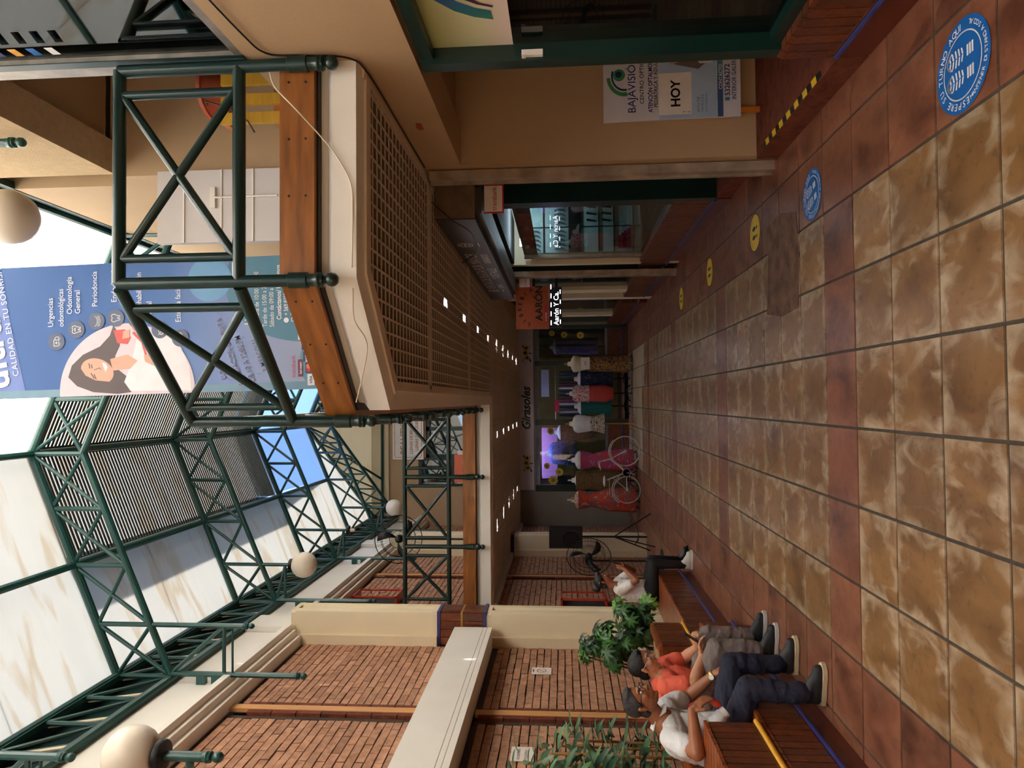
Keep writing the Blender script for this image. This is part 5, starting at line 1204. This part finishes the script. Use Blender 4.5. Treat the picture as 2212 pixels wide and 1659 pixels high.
bk1 = thing('brick_block', (-2.2, 4.05, SZ), 'raised brick arm block beside the man in the white shirt', 'block')
MB().box(-2.50, -1.962, 3.762, 4.338, SZ+.004, PZ-.018).build('core', m_bmort, bk1)
fronts(bk1, -1.95, 3.775, 4.335, SZ+.055, PZ-.022); ends(bk1, 3.75, -2.48, -1.955, SZ+.055, PZ-.022); tops(bk1, -2.50, -1.945, 3.75, 4.345, PZ)
trim_tube(bk1, [(-1.944, 4.34, SZ+.028), (-1.944, 3.745, SZ+.028), (-2.5, 3.745, SZ+.028)], .018, m_yellow, 'yellow_trim')
pl1 = thing('planter_box', (-2.78, 4.6, 0), 'brown brick planter box along the wall holding the leafy bamboo', 'planter')
MB().box(-2.62, -2.512, 1.2, 6.2, .0, PZ-.02).build('core', m_bmort, pl1); MB().box(-3.02, -2.62, 1.2, 6.2, 0, PZ-.12).build('soil', mat('soil', (50, 36, 28), .95, 0, .3, 20), pl1)
fronts(pl1, -2.50, 4.36, 6.2, SZ+.01, PZ-.02); fronts(pl1, -2.50, 2.9, 3.74, SZ+.01, PZ-.02); tops(pl1, -2.63, -2.495, 2.9, 6.2, PZ)
bn2 = thing('brick_bench', (-2.4, 7.7, 0), 'long glazed brick bench where the woman with a phone sits', 'bench')
MB().box(-2.62, -2.192, 6.29, 9.09, .12, SZ-.018).build('core', m_bmort, bn2); MB().box(-2.62, -2.195, 6.28, 9.085, 0, .12).build('kickboard', m_kick, bn2)
fronts(bn2, -2.18, 6.29, 9.1, .155, SZ-.015); tops(bn2, -2.62, -2.175, 6.29, 9.105, SZ+.005); trim_tube(bn2, [(-2.175, 6.29, .138), (-2.175, 9.1, .138)], .016, m_blue, 'blue_trim')
pl2 = thing('planter_block', (-2.6, 6.7, SZ), 'square brick planter block between the benches under the glossy shrub', 'planter')
MB().box(-3.0, -2.192, 6.302, 6.95, SZ+.012, PZ-.03).build('core', m_bmort, pl2)
ends(pl2, 6.29, -3.0, -2.185, SZ+.055, PZ-.025); fronts(pl2, -2.18, 6.31, 6.95, SZ+.055, PZ-.025)
MB().box(-3.0, -2.185, 6.29, 6.37, PZ-.028, PZ).build('coping', m_benchtop, pl2); MB().box(-2.27, -2.185, 6.37, 6.95, PZ-.028, PZ).build('coping', m_benchtop, pl2)
MB().box(-3.0, -2.27, 6.37, 6.95, PZ-.06, PZ-.04).build('soil', mat('soil2', (46, 34, 26), .95, 0, .3, 20), pl2)
trim_tube(pl2, [(-3.0, 6.285, SZ+.028), (-2.174, 6.285, SZ+.028), (-2.174, 6.95, SZ+.028)], .016, m_yellow, 'yellow_trim')
pl3 = thing('planter_box', (-2.87, 8, 0), 'low brick planter behind the long bench', 'planter')
MB().box(-3.02, -2.725, 6.96, 8.62, 0, .62).build('core', m_bench, pl3); MB().box(-3.02, -2.9, 7.0, 8.6, .60, .625).build('soil', m_dark, pl3)

# ================================================================ PLANTS
def leafmat(name, c, c2):
    mt, t, b, o = newmat(name)
    r = N(t, 'ObjectInfo').outputs['Random']; cc = ramp(t, r, [(0, c), (.6, c2), (1, tuple(min(255, q*1.2) for q in c2))])
    t.links.new(cc, b.inputs['Base Color']); b.inputs['Roughness'].default_value = .35; b.inputs['Specular IOR Level'].default_value = .4
    return mt
m_leaf = leafmat('glossy_leaf', (26, 54, 30), (58, 100, 48)); m_leafy = leafmat('young_leaf', (90, 140, 56), (126, 170, 76)); m_bam = leafmat('bamboo_leaf', (36, 66, 48), (78, 112, 78)); m_stem = mat('stem', (84, 72, 44), .8); m_cane = mat('cane', (180, 132, 76), .6)
def leaflet(mb, o, d, n, L, wd, bend=.25):
    d, n = Vector(d).normalized(), Vector(n).normalized(); s = d.cross(n).normalized(); q = []
    for k, (tt_, ww) in enumerate(((0, .06), (.2, .7), (.45, 1), (.75, .72), (1, .03))):
        c = Vector(o)+d*L*tt_ - n*L*bend*tt_*tt_; q += [c-s*wd*ww*.5+n*wd*.12*ww, c, c+s*wd*ww*.5+n*wd*.12*ww]
    mb.add(q, [(3*k+j, 3*k+j+1, 3*k+j+4, 3*k+j+3) for k in range(4) for j in range(2)])
def palmate():
    mb = MB()
    for k in range(7):
        a = math.radians(-125+k*41.6); L = .105*(1-.18*abs(k-3)/3)
        leaflet(mb, (0,0,0), (math.sin(a), math.cos(a), .05), (0,0,1), L, .031, .35)
    mb.tube((0,0,0), (0,-.10,-.05), .0022, 4); return mb
pmesh = palmate().mesh('leaf', m_leaf, 60); pmesh2 = palmate().mesh('leaf', m_leafy, 60)
sh = thing('potted_shrub', (-2.55, 6.7, .70), 'glossy green umbrella shrub with hand shaped leaves between the benches', 'shrub')
rnd = random.Random(11)
clusters = [((-2.34, 6.7, 1.36), .13, 18, 0), ((-2.24, 6.75, 1.24), .13, 12, 0), ((-2.42, 6.65, 1.20), .15, 16, 0), ((-2.38, 6.8, 1.06), .15, 14, 0), ((-2.26, 7.3, .98), .15, 20, 0), ((-2.26, 7.4, .80), .13, 14, 0), ((-2.42, 7.3, .82), .15, 14, 0), ((-2.45, 7.2, .99), .15, 14, 0), ((-2.14, 7.4, 1.05), .07, 8, 1), ((-2.14, 7.5, .75), .07, 7, 1), ((-2.36, 7.2, .60), .06, 5, 1), ((-2.46, 6.8, 1.42), .07, 6, 1)]
for c, r, n, young in clusters:
    n = int(n*1.25)
    c = Vector(c); base = Vector((-2.58, 6.66, .72)) if c.y < 7.0 else Vector((-2.6, 7.4, .5))
    MB().path(smooth_pts([base, base.lerp(c, .5)+Vector((rnd.uniform(-.06,.06), rnd.uniform(-.06,.06), .08)), c]), .009, 5).build('stem', m_stem, sh, 50)
    for k in range(n):
        u = Vector((rnd.gauss(0,1), rnd.gauss(0,1), rnd.gauss(0,.8))).normalized()*r*rnd.uniform(.4, 1)
        p = c+u; nd = (u.normalized()+Vector((.25, -.35, .8))).normalized(); x, y, z = basis(nd)
        rot = Matrix((x, y, z)).transposed() @ Matrix.Rotation(rnd.uniform(0, 6.28), 3, 'Z')
        o_ = piece('leaf', pmesh2 if young and rnd.random() < .7 else pmesh, p, sh); s_ = rnd.uniform(.75, 1.15); o_.rotation_euler = rot.to_euler(); o_.scale = (s_, s_, s_)
lm = MB(); leaflet(lm, (0,0,0), (0,1,0), (0,0,1), .19, .05, .25); lmesh = lm.mesh('leaf', m_bam, 60)
bb = thing('leafy_bamboo', (-2.75, 4.7, .65), 'leafy artificial bamboo plant rising behind the man in the white shirt', 'plant')
canes = [(-2.72, 5.10, 1.80), (-2.76, 5.22, 1.95), (-2.66, 5.34, 1.72), (-2.80, 5.45, 1.90), (-2.72, 5.58, 1.66), (-2.66, 5.02, 1.55), (-2.74, 5.72, 1.55), (-2.7, 4.85, 1.5)]
for cx, cy, cz in canes:
    MB().path(smooth_pts([(cx-.04, cy+.02, .64), (cx-.02, cy, 1.0), (cx, cy-.02, cz)]), [.011]*12+[.006], 6).build('cane', m_cane, bb, 50)
    for k in range(9):
        h_ = .90+(cz-.86)*(k/8)**.9
        for j in range(4):
            a = rnd.uniform(0, 6.28); d = Vector((math.cos(a)*.8+.35, math.sin(a)*.8-.2, rnd.uniform(-.5, .7))).normalized(); nrm = Vector((.4*rnd.uniform(-1,1), -.4, 1)); nrm = (nrm-d*nrm.dot(d)).normalized()
            s_ = d.cross(nrm); rot = Matrix((s_, d, nrm)).transposed()
            p = Vector((cx, cy, h_))+d*rnd.uniform(.01, .07)
            if p.x+d.x*.2 < -3.0: continue
            o_ = piece('leaf', lmesh, p, bb); o_.rotation_euler = rot.to_euler(); q_ = rnd.uniform(.6, 1.15); o_.scale = (q_, q_, q_)

# ================================================================ PEOPLE
from mathutils import noise as mnoise
def baked(name, mb, vox, sm, mt, parent, it=4, wr=0.0, hide=None):
    me = bpy.data.meshes.new(name); me.from_pydata([tuple(q) for q in mb.v], [], mb.f); me.update()
    o = bpy.data.objects.new('tmp_body', me); col.objects.link(o)
    md = o.modifiers.new('r', 'REMESH'); md.mode = 'VOXEL'; md.voxel_size = vox; md.use_smooth_shade = True
    sd = o.modifiers.new('s', 'SMOOTH'); sd.factor = .5; sd.iterations = it
    dg = bpy.context.evaluated_depsgraph_get(); ev = o.evaluated_get(dg); m2 = bpy.data.meshes.new_from_object(ev)
    bpy.data.objects.remove(o); bpy.data.meshes.remove(me)
    if wr:
        ns = [q.normal.copy() for q in m2.vertices]
        for q, n_ in zip(m2.vertices, ns):
            c = q.co; f = mnoise.noise(Vector((c.x*9, c.y*9, c.z*22)))+.6*(1-abs(mnoise.noise(Vector((c.x*17+3, c.y*17, c.z*34)))))-.3+.4*mnoise.noise(Vector((c.x*40, c.y*40, c.z*60)))
            q.co = c+n_*f*wr
    if hide:
        for q in m2.vertices: q.co = hide(q.co)
    off = BASE.get(parent.name, Vector((0,0,0))); m2.transform(Matrix.Translation(-off)); m2.materials.clear(); m2.materials.append(mt); m2.name = name
    m2.polygons.foreach_set('use_smooth', [True]*len(m2.polygons))
    r = bpy.data.objects.new(name, m2); link(r, parent); BASE[r.name] = off; return r
def rotm(f, u):
    f = Vector(f).normalized(); u = Vector(u); s = f.cross(u).normalized(); u = s.cross(f)
    return Matrix((f, -s, u)).transposed()          # local x forward, y left, z up
def head_parts(mb, c, R_, k=1.0):
    P = lambda x, y, z: Vector(c)+R_ @ (Vector((x, y, z))*k)
    E = lambda x, y, z, a, b_, d: mb.ball(P(x, y, z), (a*k, b_*k, d*k), 16, 12, R_)
    E(-.012, 0, .035, .098, .076, .082); E(.028, 0, -.03, .066, .062, .078); E(.036, 0, -.085, .042, .042, .032); E(.0, 0, -.05, .07, .062, .06)
    mb.cap(P(.088, 0, .012), .009*k, P(.110, 0, -.026), .0135*k); E(.098, .011, -.03, .011, .009, .008); E(.098, -.011, -.03, .011, .009, .008)
    E(.080, 0, .03, .016, .05, .009); E(.088, 0, -.055, .013, .024, .007); E(.085, 0, -.069, .013, .022, .008); E(.068, 0, -.1, .018, .022, .014)
    for s in (-1, 1):
        E(.055, s*.04, -.02, .03, .022, .024); mb.cap(P(-.008, s*.074, -.035), .008*k, P(-.016, s*.080, .012), .013*k); E(-.012, s*.077, -.01, .016, .008, .03)
    return P
def hair_shell(t, hc, R_, k, mt, th=1.07, low=-.08, extra=()):
    Q = lambda x, y, z: hc+R_ @ (Vector((x, y, z))*k); Ri = R_.transposed(); mb = MB()
    mb.ball(Q(-.012, 0, .035), (.098*th*k, .076*th*k, .082*th*k), 20, 16, R_); mb.ball(Q(-.035, 0, -.035), (.066*th*k, .066*th*k, .062*th*k), 16, 12, R_); mb.ball(Q(.02, 0, .10), (.066*k, .055*k, .026*k*th), 14, 10, R_)
    for (x, y, z, r) in extra: mb.ball(Q(x, y, z), r*k, 12, 8)
    P_ = [(-.12, -.05), (-.05, -.035), (-.02, -.012), (.0, .016), (.03, .034), (.05, .05), (.085, .085)]
    def hid(c):
        l = Ri @ (Vector(c)-hc)/k
        if l.z > .085: return c
        h_ = P_[0][1]
        for (za, xa), (zb, xb) in zip(P_[:-1], P_[1:]):
            if za <= l.z <= zb: h_ = xa+(xb-xa)*(l.z-za)/(zb-za)
        if l.x < h_ and l.z > low: return c
        return hc+R_ @ (Vector((l.x*.86-.004, l.y*.82, max(l.z, low)*.86))*k)
    return baked('hair', mb, .005, 3, mt, t, 2, .0022, hid)
def hand_parts(mb, wr, d, n, curl, side, k=1.0, spread=.35):
    d, n = Vector(d).normalized(), Vector(n).normalized(); s = d.cross(n).normalized()*side
    wr = Vector(wr)
    mb.cap(wr, .024*k, wr+d*.03*k, .027*k, 10); R_ = Matrix((d, s, n)).transposed(); mb.ball(wr+d*.058*k, (.05*k, .041*k, .017*k), 12, 8, R_)
    for i, (off, L) in enumerate(((-.030, .070), (-.010, .080), (.011, .075), (.030, .058))):
        p = wr+d*.09*k+s*off*k*1.0; a = 0.1
        dd = (d+s*off*2*spread).normalized()
        for j, seg in enumerate((.45, .32, .27)):
            a += curl*(.75+.25*j); e = dd*math.cos(a)-n*math.sin(a); q = p+e*L*seg*k; mb.cap(p, (.0095-.0008*j)*k, q, (.0087-.0009*j)*k, 8); p = q
    p = wr+d*.03*k-s*.032*k; e = (d*.75-s*.75-n*.25).normalized(); q = p+e*.04*k; mb.cap(p, .013*k, q, .0105*k, 8); e2 = (d*.95-s*.15-n*.35).normalized(); mb.cap(q, .0105*k, q+e2*.034*k, .0085*k, 8)
def shoe(t, heel, toe, mt, msole, h=.085):
    heel, toe = Vector(heel), Vector(toe); d = toe-heel; L = d.length; d.normalize(); R_ = rotm(d, (0,0,1)); P = lambda x, y, z: heel+R_ @ Vector((x, y, z))
    mb = MB(); mb.cap(P(.045, 0, .055), .040, P(L*.5, 0, .052), .043).cap(P(L*.5, 0, .048), .043, P(L-.05, 0, .040), .036); mb.cap(P(.05, 0, .09), .040, P(.075, 0, .125), .042); mb.cap(P(.08, 0, .1), .04, P(L*.62, 0, .062), .034)
    b_ = baked('shoe', mb, .007, 4, mt, t, 5)
    F_ = lambda a, c_, z=0.0: P(a, c_, z)
    ol = [(0, 0), (.012, .030), (.06, .041), (L*.45, .040), (L*.72, .050), (L*.9, .040), (L, .010), (L, -.010), (L*.9, -.040), (L*.72, -.050), (L*.45, -.040), (.06, -.041), (.012, -.030)]
    MB().prism(ol[::-1], F_, .0, .026).build('sole', msole, b_, 40)
    for j in range(4):
        x = L*.42+j*.022; MB().cap(P(x, -.022, .094-j*.008), .0035, P(x, .022, .094-j*.008), .0035, 6).build('lace', i_grey, b_)
def glasses(t, c, R_, k, mt):
    P = lambda x, y, z: Vector(c)+R_ @ (Vector((x, y, z))*k); mb = MB()
    for s in (-1, 1):
        mb.path([P(.102, s*.033+.024*math.cos(a*math.pi/8), .004+.018*math.sin(a*math.pi/8)) for a in range(16)], .0018, 5, True); mb.path([P(.100, s*.058, .010), P(.05, s*.079, .012), P(-.015, s*.084, .008)], .0022, 5)
    mb.path([P(.104, -.01, .01), P(.106, 0, .013), P(.104, .01, .01)], .0018, 5); return mb.build('eyeglasses', mt, t, 60)
def eyes(t, P, k):
    for s in (-1, 1):
        MB().ball(P(.0775, s*.031, .008), .0115*k, 10, 8).build('eye', i_white, t, 60); MB().ball(P(.0865, s*.032, .007), .0045*k, 8, 6).build('iris', i_black, t, 60)
        MB().path([P(.086, s*.016, .030), P(.088, s*.034, .034), P(.078, s*.052, .029)], .0035*k, 5).build('eyebrow', i_black, t, 60)
skin1 = mat('skin_tan', (158, 100, 66), .5, 0, .06, 20, bump=.05, bscale=200); skin2 = mat('skin_light', (206, 150, 116), .5, 0, .06, 20, bump=.05, bscale=200); skin3 = mat('skin_brown', (150, 92, 62), .5, 0, .06, 20)
def clothmat(name, c, wr=1.0, sc=9): return mat(name, c, .85, 0, .05, 6, bump=.9*wr, bscale=sc)
# ---- man in the white shirt
def man1():
    t = thing('person', (-2.2, 4.75, 0), 'man in a white short sleeved shirt, navy trousers and glasses sitting on the bench', 'person')
    hc = Vector((-2.005, 4.73, 1.105)); R_ = rotm((1, -.12, -.10), (-.08, 0, 1)); k = .98
    pel = Vector((-2.27, 4.76, .53)); chest = Vector((-2.24, 4.76, .83)); nb = Vector((-2.13, 4.75, .985))
    sR, sL = Vector((-2.17, 4.57, .93)), Vector((-2.15, 4.95, .93))
    eR, eL = Vector((-2.13, 4.31, .815)), Vector((-2.10, 5.06, .73)); wR, wL = Vector((-1.95, 4.47, .815)), Vector((-1.93, 5.0, .575))
    kR, kL = Vector((-1.83, 4.54, .455)), Vector((-1.83, 4.97, .455)); aR, aL = Vector((-1.835, 4.49, .115)), Vector((-1.845, 4.99, .115)); hR, hL = Vector((-2.20, 4.66, .51)), Vector((-2.20, 4.86, .51))
    mb = MB(); P = head_parts(mb, hc, R_, k)
    mb.cap(nb, .062, hc+R_ @ Vector((-.02, 0, -.05)), .056); mb.cap(pel, .13, chest, .135); mb.cap(chest, .13, nb-Vector((.02,0,.04)), .09); mb.cap(sR, .06, sL, .06)
    for s, e, w_ in ((sR, eR, wR), (sL, eL, wL)): mb.cap(s, .055, e, .045); mb.cap(e, .045, e.lerp(w_, .35), .044); mb.cap(e.lerp(w_, .35), .044, w_, .029)
    hand_parts(mb, wR, (.62, .25, -.75), (.75, -.25, .6), .28, -1); hand_parts(mb, wL, (.6, -.3, -.6), (.6, .1, .75), .35, 1)
    for h_, kn_, a_ in ((hR, kR, aR), (hL, kL, aL)): mb.cap(h_, .085, kn_, .055); mb.cap(kn_, .052, a_, .034)
    body = baked('body', mb, .0055, 3, skin1, t, 3); eyes(t, P, k)
    mb = MB(); mb.cap(pel+Vector((0,0,-.03)), .150, pel+Vector((-.01,0,.13)), .148); mb.cap(pel+Vector((-.01,0,.13)), .148, chest, .148); mb.cap(chest, .145, nb-Vector((.035,0,.06)), .095); mb.cap(sR+Vector((.01,.02,-.03)), .078, sL+Vector((.01,-.02,-.03)), .078)
    mb.cap(pel+Vector((.02,-.1,.05)), .10, pel+Vector((.02,.1,.05)), .10); mb.cap(chest+Vector((.03,-.07,-.02)), .11, chest+Vector((.03,.07,-.02)), .11); mb.cap(pel+Vector((.09,0,.02)), .10, chest+Vector((.05,0,-.05)), .11)
    for s, e in ((sR, eR), (sL, eL)): mb.cap(s, .074, s.lerp(e, .62), .070)
    sh_ = baked('shirt', mb, .008, 4, clothmat('white_shirt', (226, 226, 228), 1, 14), t, 5, .006)
    for s in (-1, 1):
        c0 = nb+Vector((.045, s*.03, -.005)); MB().add([nb+Vector((-.055, s*.05, .045)), nb+Vector((.03, s*.062, .03)), nb+Vector((.075, s*.055, -.035)), nb+Vector((.10, s*.012, -.05)), nb+Vector((.055, s*.01, .0)), nb+Vector((-.06, 0, .06))], [(0,1,2,3,4,5)] if s < 0 else [(5,4,3,2,1,0)]).build('collar', i_white, sh_).modifiers.new('th', 'SOLIDIFY').thickness = .006
    MB().path([nb+Vector((.08, 0, -.05)), chest+Vector((.155, 0, -.02)), chest+Vector((.165, 0, -.14)), pel+Vector((.2, 0, .08))], .003, 5).build('placket', i_grey, sh_)
    tr = clothmat('navy_trousers', (34, 36, 56), 1, 12); mb = MB(); mb.cap(pel+Vector((-.02,-.06,-.02)), .122, pel+Vector((-.02,.06,-.02)), .122)
    for h_, kn_, a_ in ((hR, kR, aR), (hL, kL, aL)):
        mb.cap(pel.lerp(h_, .8), .112, h_.lerp(kn_, .5), .096); mb.cap(h_.lerp(kn_, .5), .096, kn_, .073); mb.cap(kn_, .072, kn_.lerp(a_, .5), .069); mb.cap(kn_.lerp(a_, .5), .069, a_+Vector((0,0,.03)), .058)
        mb.cap(a_+Vector((0,0,.08)), .063, a_+Vector((.008,0,.02)), .06)
    baked('trousers', mb, .008, 4, tr, t, 3, .010)
    m_sh, m_so = mat('black_shoe', (38, 40, 42), .6, 0, .2, 30), mat('cream_sole', (214, 196, 160), .6)
    shoe(t, (-1.905, 4.495, .004), (-1.63, 4.46, .004), m_sh, m_so); shoe(t, (-1.915, 5.0, .004), (-1.64, 4.98, .004), m_sh, m_so)
    hm = mat('grey_hair', (58, 54, 54), .7, 0, .5, 60, 4, bump=.5, bscale=180); hair_shell(t, hc, R_, k, hm, 1.06)
    glasses(t, hc, R_, k, m_iron)
    wt = MB().lathe([(.034, -.012), (.037, 0), (.034, .012)], wL, 16, tuple(wL-eL)).build('watch_strap', mat('watch_gold', (200, 160, 80), .3, .7), t, 40); MB().lathe([(.0, .0), (.018, 0), (.018, .008), (0, .009)], wL+Vector((.0, -.032, .016)), 14, (.1, -1, .5)).build('watch_face', i_white, wt, 40)
    return t, wR
man1()
t = thing('face_mask', (-1.88, 4.56, .62), 'folded white face mask with red lining held by the man in white', 'mask')
MB().path(smooth_pts([(-2.03, 4.49, .69), (-2.0, 4.485, .655), (-1.97, 4.485, .625), (-1.95, 4.49, .60)]), [.038]*6+[.042]*6+[.036]*6+[.02], 10).build('cloth', i_white, t, 60)
MB().ball((-1.91, 4.50, .665), (.024, .018, .038), 12, 8, Matrix.Rotation(.5, 3, 'Y')).build('lining', ink('mask_red', (226, 74, 52)), t, 60)
# ---- man in the coral shirt
def man2():
    t = thing('person', (-2.25, 5.6, 0), 'man in a coral shirt, grey trousers and glasses bent over his phone', 'person')
    hc = Vector((-2.09, 5.60, .985)); R_ = rotm((1, -.05, -.62), (.5, 0, 1)); k = .97
    pel = Vector((-2.33, 5.62, .53)); chest = Vector((-2.27, 5.62, .76)); nb = Vector((-2.17, 5.61, .885))
    sR, sL = Vector((-2.19, 5.42, .83)), Vector((-2.19, 5.81, .83)); eR, eL = Vector((-2.13, 5.36, .64)), Vector((-2.12, 5.86, .62)); wR, wL = Vector((-1.995, 5.53, .545)), Vector((-1.99, 5.72, .55))
    kR, kL = Vector((-1.905, 5.47, .445)), Vector((-1.905, 5.77, .445)); aR, aL = Vector((-1.905, 5.46, .11)), Vector((-1.905, 5.77, .11)); hR, hL = Vector((-2.27, 5.53, .51)), Vector((-2.27, 5.71, .51))
    mb = MB(); P = head_parts(mb, hc, R_, k)
    mb.cap(nb, .064, hc+R_ @ Vector((-.02, 0, -.05)), .058); mb.cap(pel, .14, chest, .14); mb.cap(chest, .13, nb-Vector((.02,0,.04)), .09); mb.cap(sR, .06, sL, .06)
    for s, e, w_ in ((sR, eR, wR), (sL, eL, wL)): mb.cap(s, .058, e, .048); mb.cap(e, .047, e.lerp(w_, .35), .047); mb.cap(e.lerp(w_, .35), .047, w_, .031)
    hand_parts(mb, wR, (.85, .3, .12), (-.3, .25, .9), .42, 1); hand_parts(mb, wL, (.8, -.35, .25), (-.3, -.5, .8), .45, -1)
    for h_, kn_, a_ in ((hR, kR, aR), (hL, kL, aL)): mb.cap(h_, .09, kn_, .058); mb.cap(kn_, .054, a_, .036)
    baked('body', mb, .0055, 3, skin2, t, 3); eyes(t, P, k)
    mb = MB(); mb.cap(pel+Vector((0,0,-.02)), .165, chest, .158); mb.cap(pel+Vector((.05,0,.06)), .14, chest+Vector((.05,0,-.03)), .125); mb.cap(chest, .15, nb-Vector((.03,0,.055)), .1); mb.cap(sR+Vector((.0,.02,-.03)), .082, sL+Vector((.0,-.02,-.03)), .082); mb.cap(nb-Vector((.05,.04,.02)), .07, nb-Vector((.05,-.04,.02)), .07)
    for s, e in ((sR, eR), (sL, eL)): mb.cap(s, .078, s.lerp(e, .66), .072)
    baked('shirt', mb, .008, 4, clothmat('coral_shirt', (238, 106, 82), .8, 13), t, 5, .005)
    tr = clothmat('grey_trousers', (124, 112, 108), .9, 12); mb = MB(); mb.cap(pel+Vector((-.02,-.06,-.02)), .13, pel+Vector((-.02,.06,-.02)), .13)
    for h_, kn_, a_ in ((hR, kR, aR), (hL, kL, aL)):
        mb.cap(pel.lerp(h_, .8), .115, h_.lerp(kn_, .5), .104); mb.cap(h_.lerp(kn_, .5), .104, kn_, .080); mb.cap(kn_, .078, kn_.lerp(a_, .5), .073); mb.cap(kn_.lerp(a_, .5), .073, a_+Vector((0,0,.02)), .060)
    baked('trousers', mb, .008, 4, tr, t, 3, .010)
    m_sh, m_so = mat('running_shoe', (30, 34, 36), .6, 0, .25, 30), mat('white_sole', (214, 212, 208), .5)
    shoe(t, (-1.975, 5.46, .004), (-1.69, 5.42, .004), m_sh, m_so); shoe(t, (-1.975, 5.77, .004), (-1.69, 5.72, .004), m_sh, m_so)
    hm = mat('black_hair', (22, 20, 20), .45, 0, .4, 60, 4, bump=.6, bscale=160); hair_shell(t, hc, R_, k, hm, 1.13, -.085)
    glasses(t, hc, R_, k, m_steel)
man2()
def phone(p, f, u, label):
    R_ = rotm(f, u); t = thing('phone', p, label, 'phone'); P = lambda x, y, z=0: Vector(p)+R_ @ Vector((z, x, y))
    MB().prism([(-.036,-.075),(.036,-.075),(.036,.075),(-.036,.075)], P, -.004, .004).build('case', m_black, t); MB().prism([(-.032,-.068),(.032,-.068),(.032,.068),(-.032,.068)], P, -.0048, -.004).build('screen', ink('screen', (26, 28, 40), .1), t)
phone((-1.885, 5.63, .60), (.8, 0, -.5), (.5, 0, .8), 'dark phone held by the man in the coral shirt')
# ---- woman in the white blouse
def lady():
    t = thing('person', (-2.35, 8.95, 0), 'woman in a white blouse with a dark hair bun looking at her phone', 'person')
    hc = Vector((-2.29, 8.95, 1.115)); R_ = rotm((1, .15, -.45), (.4, 0, 1)); k = .92
    pel = Vector((-2.40, 8.92, .53)); chest = Vector((-2.40, 8.92, .80)); nb = Vector((-2.34, 8.94, .965)); sR, sL = Vector((-2.36, 8.78, .91)), Vector((-2.34, 9.09, .91)); eR, eL = Vector((-2.22, 8.70, .72)), Vector((-2.2, 9.12, .72)); wR, wL = Vector((-2.12, 8.85, .85)), Vector((-2.11, 9.03, .85))
    kR, kL = Vector((-2.05, 8.86, .49)), Vector((-2.05, 9.06, .49)); aR, aL = Vector((-2.07, 8.90, .11)), Vector((-2.08, 9.2, .11)); hR, hL = Vector((-2.36, 8.83, .52)), Vector((-2.36, 9.01, .52))
    mb = MB(); P = head_parts(mb, hc, R_, k); mb.cap(nb, .048, hc+R_ @ Vector((-.02, 0, -.05)), .046); mb.cap(pel, .12, chest, .11); mb.cap(chest, .11, nb-Vector((.02,0,.04)), .07); mb.cap(sR, .048, sL, .048)
    for s, e, w_ in ((sR, eR, wR), (sL, eL, wL)): mb.cap(s, .048, e, .04); mb.cap(e, .04, w_, .026)
    hand_parts(mb, wR, (.3, .45, .8), (.7, -.3, .5), .4, -1, .9); hand_parts(mb, wL, (.3, -.45, .8), (.7, .3, .5), .4, 1, .9)
    for h_, kn_, a_ in ((hR, kR, aR), (hL, kL, aL)): mb.cap(h_, .085, kn_, .05); mb.cap(kn_, .05, a_, .032)
    baked('body', mb, .007, 3, skin3, t, 3); eyes(t, P, k)
    mb = MB(); mb.cap(pel+Vector((-.01,0,.0)), .14, chest, .145); mb.cap(chest+Vector((-.01,0,0)), .142, nb-Vector((.04,0,.07)), .095); mb.cap(sR+Vector((0,.02,-.03)), .072, sL+Vector((0,-.02,-.03)), .072)
    for s, e in ((sR, eR), (sL, eL)): mb.cap(s, .066, s.lerp(e, .6), .062)
    baked('blouse', mb, .009, 4, clothmat('white_blouse', (228, 224, 220), 1, 14), t, 4, .007)
    mb = MB(); mb.cap(pel+Vector((-.03,-.05,-.02)), .12, pel+Vector((-.03,.05,-.02)), .12)
    for h_, kn_, a_ in ((hR, kR, aR), (hL, kL, aL)): mb.cap(h_, .10, kn_, .068); mb.cap(kn_, .066, a_, .05)
    baked('trousers', mb, .009, 4, clothmat('black_trousers', (26, 24, 26), .6, 12), t, 4)
    m_ws = mat('white_shoe', (222, 218, 210), .5); shoe(t, (-2.13, 8.9, .004), (-1.88, 8.88, .004), m_ws, m_ws); shoe(t, (-2.14, 9.2, .004), (-1.89, 9.2, .004), m_black, m_black)
    hm = mat('dark_hair', (24, 20, 20), .45, 0, .4, 50, bump=.4, bscale=150); Q = lambda x, y, z: hc+R_ @ (Vector((x, y, z))*k); hr = hair_shell(t, hc, R_, k, hm, 1.1, -.085, ((-.135, 0, .035, .055),))
    MB().path([Q(-.03, -.09, .05), Q(-.06, -.088, .045)], .004, 5).build('hair_clip', m_steel, hr)
lady()
phone((-2.06, 8.94, .955), (.85, 0, -.35), (.3, 0, .9), 'dark phone held up by the woman in white')
